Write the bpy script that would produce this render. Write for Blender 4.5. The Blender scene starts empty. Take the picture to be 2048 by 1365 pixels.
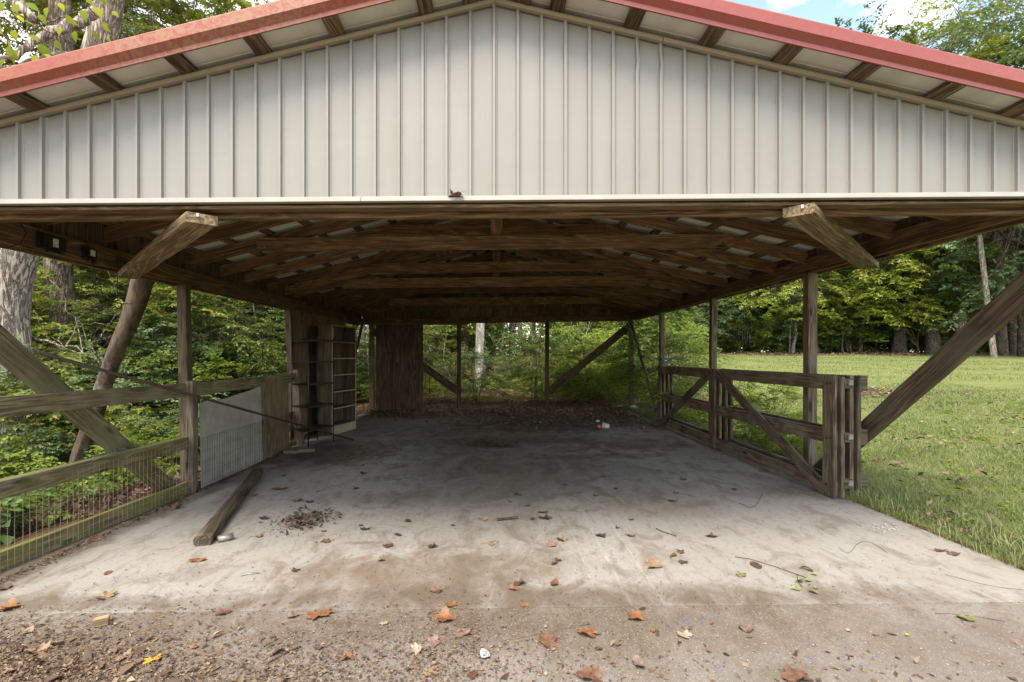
import bpy, bmesh, math, random
import numpy as np
from mathutils import Vector, Matrix, noise as mnoise
R = math.radians
random.seed(7)
rng = np.random.default_rng(11)
sc = bpy.context.scene
col = sc.collection

# ------------------------------------------------------------------ camera, light, exposure
H0 = 1.5
cam = bpy.data.cameras.new('camera'); camo = bpy.data.objects.new('camera', cam); col.objects.link(camo)
camo.location = (0, 0, H0); camo.rotation_euler = (R(90), 0, 0)
cam.sensor_width = 36.0; cam.lens = 36.0*1000/2048
cam.shift_x = 34/2048; cam.shift_y = 30/2048
cam.clip_start = 0.05; cam.clip_end = 600
sc.camera = camo

SUN_EL, SUN_AZ = 57.0, 197.0
w = bpy.data.worlds.new('World'); sc.world = w; w.use_nodes = True
nt = w.node_tree; nt.nodes.clear()
def wn(t): return nt.nodes.new(t)
sky = wn('ShaderNodeTexSky'); sky.sky_type = 'NISHITA'; sky.sun_disc = False
sky.sun_elevation = R(SUN_EL); sky.sun_rotation = R(SUN_AZ); sky.air_density = 1.0; sky.dust_density = 1.2; sky.ozone_density = 1.6
tc = wn('ShaderNodeTexCoord'); mp = wn('ShaderNodeMapping'); mp.inputs['Scale'].default_value = (1, 1, 1.7); mp.inputs['Location'].default_value = (1.43, 2.1, 0.6)
nz = wn('ShaderNodeTexNoise'); nz.inputs['Scale'].default_value = 2.6; nz.inputs['Detail'].default_value = 9; nz.inputs['Roughness'].default_value = 0.55; nz.inputs['Distortion'].default_value = 0.25
rp = wn('ShaderNodeValToRGB'); rp.color_ramp.elements[0].position = 0.475; rp.color_ramp.elements[1].position = 0.63
mx = wn('ShaderNodeMix'); mx.data_type = 'RGBA'; mx.inputs[7].default_value = (7.4, 7.5, 7.7, 1)
bg = wn('ShaderNodeBackground'); bg.inputs['Strength'].default_value = 0.15
ow = wn('ShaderNodeOutputWorld')
L = nt.links.new
L(tc.outputs['Generated'], mp.inputs['Vector']); L(mp.outputs[0], nz.inputs['Vector']); L(nz.outputs['Fac'], rp.inputs[0])
L(rp.outputs[0], mx.inputs[0]); L(sky.outputs[0], mx.inputs[6]); L(mx.outputs[2], bg.inputs[0]); L(bg.outputs[0], ow.inputs[0])
sun = bpy.data.lights.new('sun', 'SUN'); suno = bpy.data.objects.new('sun', sun); col.objects.link(suno)
sun.energy = 1.75; sun.angle = R(28); sun.color = (1.0, 0.985, 0.965)
az = R(SUN_AZ); el = R(SUN_EL)
sdir = Vector((math.sin(az)*math.cos(el), math.cos(az)*math.cos(el), math.sin(el)))
suno.rotation_euler = sdir.to_track_quat('Z', 'Y').to_euler()
suno.location = (0, -10, 12)
vs = sc.view_settings; vs.view_transform = 'Standard'; vs.look = 'None'; vs.exposure = 1.88; vs.gamma = 1.0; vs.use_curve_mapping = False
try: vs.use_white_balance = True; vs.white_balance_temperature = 7500; vs.white_balance_tint = 8
except Exception: pass

sc.cycles.max_bounces = 7; sc.cycles.diffuse_bounces = 4; sc.cycles.glossy_bounces = 2; sc.cycles.transmission_bounces = 3; sc.cycles.transparent_max_bounces = 4
sc.cycles.caustics_reflective = False; sc.cycles.caustics_refractive = False

# ------------------------------------------------------------------ helpers
def P(px, py, Y):      # point on a real plane at depth Y that a photo pixel falls on
    return Vector(((px-990)/1000*Y, Y, H0-(py-712)/1000*Y))
def slabz(X): return 0.012*X
def F(px, py):         # point on the floor slab
    Y = H0/((py-712)/1000+0.012*(px-990)/1000)
    X = (px-990)/1000*Y
    return Vector((X, Y, slabz(X)))

WM = {}
def setp(o, label=None, cat=None, group=None, kind=None):
    if label: o['label'] = label
    if cat: o['category'] = cat
    if group: o['group'] = group
    if kind: o['kind'] = kind
    return o
def empty(name, loc, label=None, cat=None, group=None):
    o = bpy.data.objects.new(name, None); col.objects.link(o); o.location = loc
    o.empty_display_size = 0.2
    WM[o.name] = Matrix.Translation(Vector(loc))
    return setp(o, label, cat, group)
def place(o, M, parent=None):
    WM[o.name] = M
    if parent is not None:
        o.parent = parent; o.matrix_basis = WM[parent.name].inverted() @ M
    else: o.matrix_basis = M
    return o
def obj(name, me, M=None, parent=None, mat=None):
    o = bpy.data.objects.new(name, me); col.objects.link(o)
    if mat is not None and len(me.materials) == 0: me.materials.append(mat)
    return place(o, M if M is not None else Matrix(), parent)
def bm_mesh(name, bm, smooth=False):
    me = bpy.data.meshes.new(name); bm.to_mesh(me); bm.free()
    if smooth: me.polygons.foreach_set('use_smooth', [True]*len(me.polygons))
    return me
def np_mesh(name, V, Fc, mat=None, attrs=None, smooth=False):
    V = np.asarray(V, np.float32); Fc = np.asarray(Fc, np.int32); k = Fc.shape[1]
    me = bpy.data.meshes.new(name)
    me.vertices.add(len(V)); me.vertices.foreach_set('co', V.ravel())
    me.loops.add(Fc.size); me.loops.foreach_set('vertex_index', Fc.ravel())
    me.polygons.add(len(Fc)); me.polygons.foreach_set('loop_start', np.arange(0, Fc.size, k, dtype=np.int32))
    me.update(calc_edges=True)
    if smooth: me.polygons.foreach_set('use_smooth', np.ones(len(Fc), bool))
    if attrs:
        for n, a in attrs.items():
            at = me.attributes.new(n, 'FLOAT', 'POINT'); at.data.foreach_set('value', np.asarray(a, np.float32))
    if mat is not None: me.materials.append(mat)
    return me
def frame(p0, p1, up=(0, 0, 1)):
    p0 = Vector(p0); p1 = Vector(p1); x = (p1-p0).normalized(); up = Vector(up)
    y = up.cross(x)
    if y.length < 1e-4: y = Vector((0, 1, 0)).cross(x)
    y.normalize(); z = x.cross(y)
    M = Matrix.Identity(4)
    for i in range(3): M[i][0] = x[i]; M[i][1] = y[i]; M[i][2] = z[i]; M[i][3] = p0[i]
    return M
def boxmesh(lx, ly, lz, bev=0.004, x0=0.0, segs=1, wob=0.0):
    bm = bmesh.new(); bmesh.ops.create_cube(bm, size=1.0)
    for v in bm.verts: v.co = Vector(((v.co.x+0.5)*lx+x0, v.co.y*ly, v.co.z*lz))
    if bev > 0: bmesh.ops.bevel(bm, geom=list(bm.edges), offset=bev, segments=1, affect='EDGES')
    return bm
def board_bm(Ln, t, w, bev):
    """a sawn board with eased arris, slightly bowed and uneven along its length"""
    n = max(2, min(9, int(Ln/0.45)+1)); bm = bmesh.new(); b = bev
    sec = [(-t/2+b, -w/2), (t/2-b, -w/2), (t/2, -w/2+b), (t/2, w/2-b), (t/2-b, w/2), (-t/2+b, w/2), (-t/2, w/2-b), (-t/2, -w/2+b)]
    am = min(0.008, Ln*0.0012) if t < 0.09 and w > 0.03 else 0.0
    if t < 0.0 or Ln < 0.5: am = 0.0
    ph = random.uniform(0, 6.28); a1 = random.uniform(-am, am); a2 = random.uniform(-am, am)*0.7; rows = []
    for i in range(n+1):
        u = i/n; s1 = math.sin(math.pi*u); e = 0.0015*math.sin(i*2.7+ph) if Ln > 0.5 else 0
        rows.append([bm.verts.new((Ln*u, y+a1*s1*0.6+e, z+a2*s1+e)) for y, z in sec])
    for i in range(n):
        for k in range(8): bm.faces.new((rows[i][k], rows[i+1][k], rows[i+1][(k+1) % 8], rows[i][(k+1) % 8]))
    bm.faces.new(rows[0]); bm.faces.new(rows[-1][::-1]); bmesh.ops.recalc_face_normals(bm, faces=bm.faces)
    return bm
def board(name, p0, p1, w, t, mat, parent, up=(0, 0, 1), bev=0.004, label=None):
    """a timber from p0 to p1 (centre line), w measured along up, t across"""
    Ln = (Vector(p1)-Vector(p0)).length
    me = bm_mesh(name, board_bm(Ln, t, w, min(bev, t*0.2)))
    o = obj(name, me, frame(p0, p1, up), parent, mat)
    if label: o['label'] = label
    return o
def box(name, c, s, mat, parent, bev=0.004, rot=None):
    bm = bmesh.new(); bmesh.ops.create_cube(bm, size=1.0)
    for v in bm.verts: v.co = Vector((v.co.x*s[0], v.co.y*s[1], v.co.z*s[2]))
    if bev > 0: bmesh.ops.bevel(bm, geom=list(bm.edges), offset=bev, segments=2, affect='EDGES')
    M = Matrix.Translation(Vector(c))
    if rot: M = M @ rot
    return obj(name, bm_mesh(name, bm), M, parent, mat)
def tube_np(path, rad, n=8, V=None, Fc=None, disp=0.0, seed=0, freq=3.0):
    """append a tube to lists V (list of points) and Fc"""
    if V is None: V = []
    if Fc is None: Fc = []
    path = [Vector(p) for p in path]; base = len(V); m = len(path)
    ref = Vector((0.31, 0.2, 0.93))
    for i, p in enumerate(path):
        d = (path[min(i+1, m-1)]-path[max(i-1, 0)])
        d = d.normalized() if d.length > 1e-6 else Vector((0, 0, 1))
        a = d.cross(ref)
        if a.length < 0.1: a = d.cross(Vector((1, 0, 0)))
        a.normalize(); b = d.cross(a)
        r = rad[i] if hasattr(rad, '__len__') else rad
        for k in range(n):
            t = 2*math.pi*k/n; q = r
            if disp: q = r*(1+disp*mnoise.noise(Vector((math.cos(t)*freq+seed, math.sin(t)*freq, (p.z+p.x*0.7)*0.9))))
            V.append(p+a*(q*math.cos(t))+b*(q*math.sin(t)))
    for i in range(m-1):
        for k in range(n):
            k2 = (k+1) % n
            Fc.append((base+i*n+k, base+i*n+k2, base+(i+1)*n+k2, base+(i+1)*n+k))
    return V, Fc
def capped(V, Fc, n):      # close both ends of single tube
    b = len(V)
    c0 = sum((Vector(v) for v in V[:n]), Vector())/n; c1 = sum((Vector(v) for v in V[-n:]), Vector())/n
    V.append(c0); V.append(c1)
    for k in range(n):
        k2 = (k+1) % n
        Fc.append((b, k2, k, k)); Fc.append((b+1, b-n+k, b-n+k2, b-n+k2))
def pymesh(name, V, Fc, mat=None, smooth=True):
    me = bpy.data.meshes.new(name)
    Fc = [tuple(dict.fromkeys(f)) for f in Fc]
    me.from_pydata([tuple(v) for v in V], [], Fc); me.update()
    if smooth: me.polygons.foreach_set('use_smooth', [True]*len(me.polygons))
    if mat is not None: me.materials.append(mat)
    return me
def tube(name, path, rad, mat, parent=None, n=8, disp=0.0, freq=3.0, seed=0, cap=True):
    V, Fc = tube_np(path, rad, n, disp=disp, freq=freq, seed=seed)
    if cap: capped(V, Fc, n)
    o0 = Vector(path[0])
    V = [Vector(v)-o0 for v in V]
    return obj(name, pymesh(name, V, Fc, mat), Matrix.Translation(o0), parent)

# ------------------------------------------------------------------ materials
def newmat(name):
    m = bpy.data.materials.new(name); m.use_nodes = True; t = m.node_tree
    b = t.nodes['Principled BSDF']
    return m, t, b
class N:
    def __init__(s, t): s.t = t
    def n(s, typ, **kw):
        x = s.t.nodes.new(typ)
        for k, v in kw.items():
            if k in x.inputs: x.inputs[k].default_value = v
            else: setattr(x, k, v)
        return x
    def l(s, a, b): s.t.links.new(a, b)
    def math(s, op, a, b=None, clamp=False):
        x = s.t.nodes.new('ShaderNodeMath'); x.operation = op; x.use_clamp = clamp
        for i, q in enumerate((a, b)):
            if q is None: continue
            if isinstance(q, (int, float)): x.inputs[i].default_value = q
            else: s.l(q, x.inputs[i])
        return x.outputs[0]
    def mix(s, f, a, b, mode='MIX'):
        x = s.t.nodes.new('ShaderNodeMix'); x.data_type = 'RGBA'; x.blend_type = mode
        for i, q in ((0, f), (6, a), (7, b)):
            if isinstance(q, (int, float)): x.inputs[i].default_value = q
            elif isinstance(q, tuple): x.inputs[i].default_value = (*q[:3], 1)
            else: s.l(q, x.inputs[i])
        return x.outputs[2]
    def ramp(s, f, stops):
        x = s.t.nodes.new('ShaderNodeValToRGB'); cr = x.color_ramp
        while len(cr.elements) < len(stops): cr.elements.new(0.5)
        for e, (p, c) in zip(cr.elements, stops):
            e.position = p; e.color = (*c[:3], 1) if isinstance(c, tuple) else (c, c, c, 1)
        s.l(f, x.inputs[0]); return x.outputs[0]
    def noise(s, vec, scale, detail=4, rough=0.55, dist=0.0):
        x = s.n('ShaderNodeTexNoise', Scale=scale, Detail=detail, Roughness=rough, Distortion=dist)
        s.l(vec, x.inputs['Vector']); return x.outputs['Fac']
    def mapv(s, vec, scale=(1, 1, 1), loc=(0, 0, 0)):
        x = s.n('ShaderNodeMapping'); x.inputs['Scale'].default_value = scale; x.inputs['Location'].default_value = loc
        s.l(vec, x.inputs[0]); return x.outputs[0]
    def bump(s, h, strength, dist, bsdf):
        x = s.n('ShaderNodeBump', Strength=strength, Distance=dist); s.l(h, x.inputs['Height']); s.l(x.outputs[0], bsdf.inputs['Normal'])
def objvec(g, k=31.0):
    tcn = g.n('ShaderNodeTexCoord'); oi = g.n('ShaderNodeObjectInfo')
    va = g.n('ShaderNodeVectorMath', operation='ADD'); g.l(tcn.outputs['Object'], va.inputs[0])
    m = g.math('MULTIPLY', oi.outputs['Random'], k); c = g.n('ShaderNodeCombineXYZ')
    g.l(m, c.inputs[0]); g.l(m, c.inputs[1]); g.l(m, c.inputs[2]); g.l(c.outputs[0], va.inputs[1])
    return va.outputs[0], oi.outputs['Random'], tcn
def wood(name, dark, light, moss=0.0, rough=0.8, grain=1.0, grey=None, var=0.35, vert=False):
    m, t, b = newmat(name); g = N(t); vec, rnd, tcn = objvec(g)
    if vert:
        sx = g.n('ShaderNodeSeparateXYZ'); g.l(vec, sx.inputs[0]); cx = g.n('ShaderNodeCombineXYZ')
        g.l(sx.outputs[2], cx.inputs[0]); g.l(sx.outputs[1], cx.inputs[1]); g.l(sx.outputs[0], cx.inputs[2]); vec = cx.outputs[0]
    st = g.noise(g.mapv(vec, (1.2, 30, 30)), 3.0, 6, 0.65, 0.3)
    lo = g.noise(g.mapv(vec, (0.32, 4.2, 4.2)), 1.6, 2, 0.45, 0.35)
    ring = g.math('SINE', g.math('MULTIPLY', lo, 75.0*grain)); ring = g.math('MULTIPLY_ADD', ring, 0.5); 
    ring.node.inputs[2].default_value = 0.5
    ring = g.math('POWER', ring, 2.2)
    f = g.math('ADD', g.math('MULTIPLY', st, 0.85), g.math('MULTIPLY', ring, 0.2))
    c = g.ramp(f, [(0.28, tuple(x*0.55 for x in dark)), (0.45, dark), (0.72, light)])
    if grey:
        gm = g.ramp(g.noise(vec, 2.3, 5, 0.6), [(0.42, 0.0), (0.66, 1.0)])
        c = g.mix(gm, c, g.mix(f, tuple(x*0.45 for x in grey), grey))
    blot = g.ramp(g.noise(g.mapv(vec, (0.8, 2.5, 2.5)), 2.2, 5, 0.6), [(0.3, 0.5), (0.62, 1.0)])
    c = g.mix(0.75, c, blot, 'MULTIPLY')
    chk = g.ramp(g.noise(g.mapv(vec, (0.5, 26, 26), (7, 3, 1)), 2.0, 2, 0.4), [(0.66, 1.0), (0.69, 0.25)])
    c = g.mix(0.8, c, chk, 'MULTIPLY')
    kn = g.n('ShaderNodeTexVoronoi', Scale=1.0); g.l(g.mapv(vec, (1.7, 5.5, 5.5)), kn.inputs['Vector'])
    kf = g.ramp(kn.outputs['Distance'], [(0.07, 0.25), (0.16, 1.0)])
    c = g.mix(1.0, c, kf, 'MULTIPLY')
    vr = g.math('MULTIPLY_ADD', rnd, var); vr.node.inputs[2].default_value = 1.0-var*0.5
    cc = g.n('ShaderNodeCombineXYZ'); [g.l(vr, cc.inputs[i]) for i in range(3)]
    c = g.mix(1.0, c, cc.outputs[0], 'MULTIPLY')
    if moss > 0:
        mm = g.math('MULTIPLY', g.ramp(g.noise(g.mapv(vec, (1.0, 2, 2), (3, 1, 4)), 2.0, 6, 0.7), [(0.42, 0.0), (0.6, 1.0)]), moss)
        gn = g.n('ShaderNodeNewGeometry'); sn = g.n('ShaderNodeSeparateXYZ'); g.l(gn.outputs['Normal'], sn.inputs[0]); sp2 = g.n('ShaderNodeSeparateXYZ'); g.l(gn.outputs['Position'], sp2.inputs[0])
        mm = g.math('MULTIPLY', g.math('ADD', mm, g.math('MULTIPLY', g.math('MAXIMUM', sn.outputs[2], 0.0), moss*0.8), True), 0.9)
        c = g.mix(mm, c, g.mix(st, (0.07, 0.075, 0.02), (0.24, 0.24, 0.06)))
    g.l(c, b.inputs['Base Color']); b.inputs['Roughness'].default_value = rough; b.inputs['Specular IOR Level'].default_value = 0.25
    g.bump(g.math('ADD', st, g.math('MULTIPLY', ring, 0.35)), 0.6, 0.004, b)
    return m
W_ROOF = wood('roof_timber', (0.17, 0.098, 0.05), (0.34, 0.21, 0.11), var=0.6)
W_PURL = wood('purlin_timber', (0.11, 0.07, 0.04), (0.26, 0.18, 0.11), var=0.6)
W_BEAM = wood('beam_timber', (0.14, 0.082, 0.042), (0.30, 0.19, 0.10), var=0.4)
W_POST = wood('post_timber', (0.11, 0.075, 0.05), (0.27, 0.2, 0.135), grey=(0.27, 0.225, 0.17))
W_FRESH = wood('pale_brace_timber', (0.19, 0.13, 0.07), (0.42, 0.31, 0.18), grain=1.0)
W_GATE = wood('gate_timber', (0.085, 0.057, 0.036), (0.23, 0.165, 0.105), grey=(0.24, 0.195, 0.145))
W_RAIL = wood('mossy_rail_timber', (0.11, 0.08, 0.05), (0.31, 0.24, 0.155), moss=0.42, grey=(0.33, 0.29, 0.21))
W_POSTD = wood('brown_post_timber', (0.08, 0.055, 0.036), (0.20, 0.14, 0.09), grey=(0.16, 0.13, 0.09))
W_SILHOUETTE = wood('silhouette_timber', (0.055, 0.035, 0.022), (0.15, 0.10, 0.062))  # backlit look put into the colour: back-end timber darkened nearly to silhouette
W_TIE = wood('tie_timber', (0.22, 0.135, 0.07), (0.42, 0.28, 0.15))
W_MOSS = wood('mossy_bottom_board', (0.12, 0.09, 0.055), (0.34, 0.26, 0.16), moss=1.0, grey=(0.30, 0.30, 0.16))
W_LOG = wood('weathered_timber', (0.05, 0.036, 0.024), (0.15, 0.11, 0.072), moss=0.04)
W_PLY = wood('plywood', (0.15, 0.095, 0.05), (0.30, 0.205, 0.115), grain=2.0)
W_PLYV = wood('upright_plywood', (0.17, 0.12, 0.07), (0.32, 0.235, 0.14), grain=1.0, vert=True)
W_PLYD = wood('stained_plywood', (0.085, 0.055, 0.038), (0.18, 0.12, 0.078), grain=0.8, vert=True)
W_SHELF = simple_cream = None
W_TAN = wood('tan_board', (0.20, 0.145, 0.085), (0.33, 0.245, 0.15), var=0.1, vert=True)
W_STAIN_SHADE = wood('stained_and_shaded_sheet', (0.10, 0.074, 0.045), (0.165, 0.125, 0.08), var=0.1, vert=True, grain=0.5)  # stained side wood; on shelves and back its dark tone paints the inside shade
W_CREV = wood('dead_trunk_wood', (0.11, 0.08, 0.052), (0.30, 0.23, 0.16))

def simple(name, c, rough=0.5, metal=0.0, ns=0.0, nscale=12, bump=0.0):
    m, t, b = newmat(name); g = N(t)
    b.inputs['Roughness'].default_value = rough; b.inputs['Metallic'].default_value = metal
    if ns > 0:
        tcn = g.n('ShaderNodeTexCoord'); f = g.noise(tcn.outputs['Object'], nscale, 6, 0.6)
        cc = g.mix(g.ramp(f, [(0.3, 0.0), (0.7, 1.0)]), tuple(x*(1-ns) for x in c), tuple(min(1, x*(1+ns*0.6)) for x in c))
        g.l(cc, b.inputs['Base Color'])
        if bump: g.bump(f, bump, 0.01, b)
    else: b.inputs['Base Color'].default_value = (*c, 1)
    return m
def siding_mat():
    m, t, b = newmat('cream_steel'); g = N(t); tcn = g.n('ShaderNodeTexCoord'); ge = g.n('ShaderNodeNewGeometry')
    f1 = g.noise(g.mapv(ge.outputs['Position'], (3, 3, 0.8)), 1.2, 6, 0.6)
    f2 = g.noise(g.mapv(ge.outputs['Position'], (22, 22, 2.0)), 2.0, 5, 0.6)
    c = g.mix(g.ramp(f1, [(0.35, 0.0), (0.7, 1.0)]), (0.222, 0.212, 0.190), (0.204, 0.190, 0.163))
    c = g.mix(g.math('MULTIPLY', g.ramp(f2, [(0.5, 0.0), (0.8, 1.0)]), 0.12), c, (0.16, 0.14, 0.10))
    sp = g.ramp(g.noise(ge.outputs['Position'], 38, 3, 0.5), [(0.73, 0.0), (0.77, 1.0)])
    c = g.mix(g.math('MULTIPLY', sp, 0.5), c, (0.2, 0.16, 0.11))
    g.l(c, b.inputs['Base Color']); b.inputs['Roughness'].default_value = 0.42
    wv = g.noise(g.mapv(ge.outputs['Position'], (1, 1, 9)), 1.0, 2, 0.5)
    g.bump(wv, 0.15, 0.01, b)
    return m
W_SHELF = simple('cream_shelf_paint', (0.33, 0.29, 0.21), 0.6, 0, 0.2, 6)
M_SIDE = siding_mat()
M_TRIM = simple('cream_trim', (0.32, 0.305, 0.27), 0.4, 0, 0.12, 4)
M_JTRIM = simple('tan_rake_trim', (0.25, 0.21, 0.155), 0.45, 0, 0.15, 4)
def underside_mat():
    m, t, b = newmat('white_roof_underside'); g = N(t); ge = g.n('ShaderNodeNewGeometry')
    f = g.noise(g.mapv(ge.outputs['Position'], (4, 1, 4)), 1.5, 6, 0.6)
    c = g.mix(g.ramp(f, [(0.35, 0.0), (0.7, 1.0)]), (0.72, 0.71, 0.66), (0.58, 0.56, 0.50))
    g.l(c, b.inputs['Base Color']); b.inputs['Roughness'].default_value = 0.45; return m
M_UNDER = underside_mat()
def red_mat(name, stain):
    m, t, b = newmat(name); g = N(t); ge = g.n('ShaderNodeNewGeometry'); pos = ge.outputs['Position']
    f = g.noise(g.mapv(pos, (1.2, 1, 1.4)), 17.0, 8, 0.75, 1.6)
    f3 = g.noise(pos, 1.1, 3, 0.5)
    fz = g.math('MULTIPLY', g.ramp(f, [(0.44, 0.0), (0.56, 1.0)]), g.ramp(f3, [(0.35, 0.25), (0.6, 1.0)]))
    c = g.mix(g.math('MULTIPLY', fz, stain), (0.23, 0.045, 0.028) if stain < 0.5 else (0.25, 0.055, 0.038), (0.25, 0.15, 0.085))
    f2 = g.noise(pos, 30, 5, 0.6)
    c = g.mix(g.math('MULTIPLY', g.ramp(f2, [(0.5, 0.0), (0.8, 1.0)]), 0.3), c, (0.28, 0.10, 0.07))
    g.l(c, b.inputs['Base Color']); b.inputs['Roughness'].default_value = 0.3 if stain < 0.5 else 0.5; b.inputs['Specular IOR Level'].default_value = 0.6 if stain < 0.5 else 0.35
    return m
M_RED_L = red_mat('faded_red_trim', 0.8); M_RED_R = red_mat('red_trim', 0.06)
M_BLACK = simple('black_plastic', (0.012, 0.012, 0.015), 0.6)
M_RUST = simple('rusty_steel', (0.055, 0.035, 0.025), 0.6, 0.3, 0.4, 20)
M_DARKM = simple('dark_steel', (0.025, 0.023, 0.022), 0.45, 0.4, 0.3, 20)
M_WIRE = simple('rusted_wire', (0.34, 0.25, 0.17), 0.6, 0.3, 0.3, 14)
M_WIRE2 = simple('dark_wire', (0.05, 0.035, 0.025), 0.6, 0.3, 0.3, 14)
M_GALV = simple('galvanised_steel', (0.26, 0.255, 0.24), 0.5, 0.5, 0.4, 20)
M_WHITE = simple('white_plastic', (0.50, 0.50, 0.48), 0.6)
M_LABEL = simple('printed_label', (0.62, 0.64, 0.55), 0.5, 0, 0.5, 90)
M_BLOCK = simple('concrete_block', (0.14, 0.12, 0.095), 0.9, 0, 0.3, 30, 0.5)
M_ORANGE = simple('orange_plastic', (0.6, 0.15, 0.03), 0.5)
M_BLUE = simple('blue_string', (0.10, 0.20, 0.55), 0.6)
M_STONE = simple('grey_stone', (0.34, 0.32, 0.30), 0.85, 0, 0.35, 8, 0.3)
M_NAVY = simple('dark_blue_plastic', (0.015, 0.03, 0.07), 0.4)

def cement_mat():
    m, t, b = newmat('grey_cement_board'); g = N(t); vec, rnd, tcn = objvec(g)
    v = tcn.outputs['Object']
    f = g.noise(g.mapv(v, (8, 8, 4)), 2, 6, 0.6)
    c = g.mix(g.ramp(f, [(0.3, 0.0), (0.7, 1.0)]), (0.30, 0.285, 0.25), (0.36, 0.34, 0.305))
    sx = g.n('ShaderNodeSeparateXYZ'); g.l(v, sx.inputs[0])
    f2 = g.ramp(g.noise(v, 4, 5, 0.6), [(0.45, 0.0), (0.7, 1.0)])
    c = g.mix(g.math('MULTIPLY', f2, 0.5), c, (0.16, 0.15, 0.12))
    g.l(c, b.inputs['Base Color']); b.inputs['Roughness'].default_value = 0.85; g.bump(f, 0.3, 0.003, b); return m
M_CEM = cement_mat()

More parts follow.
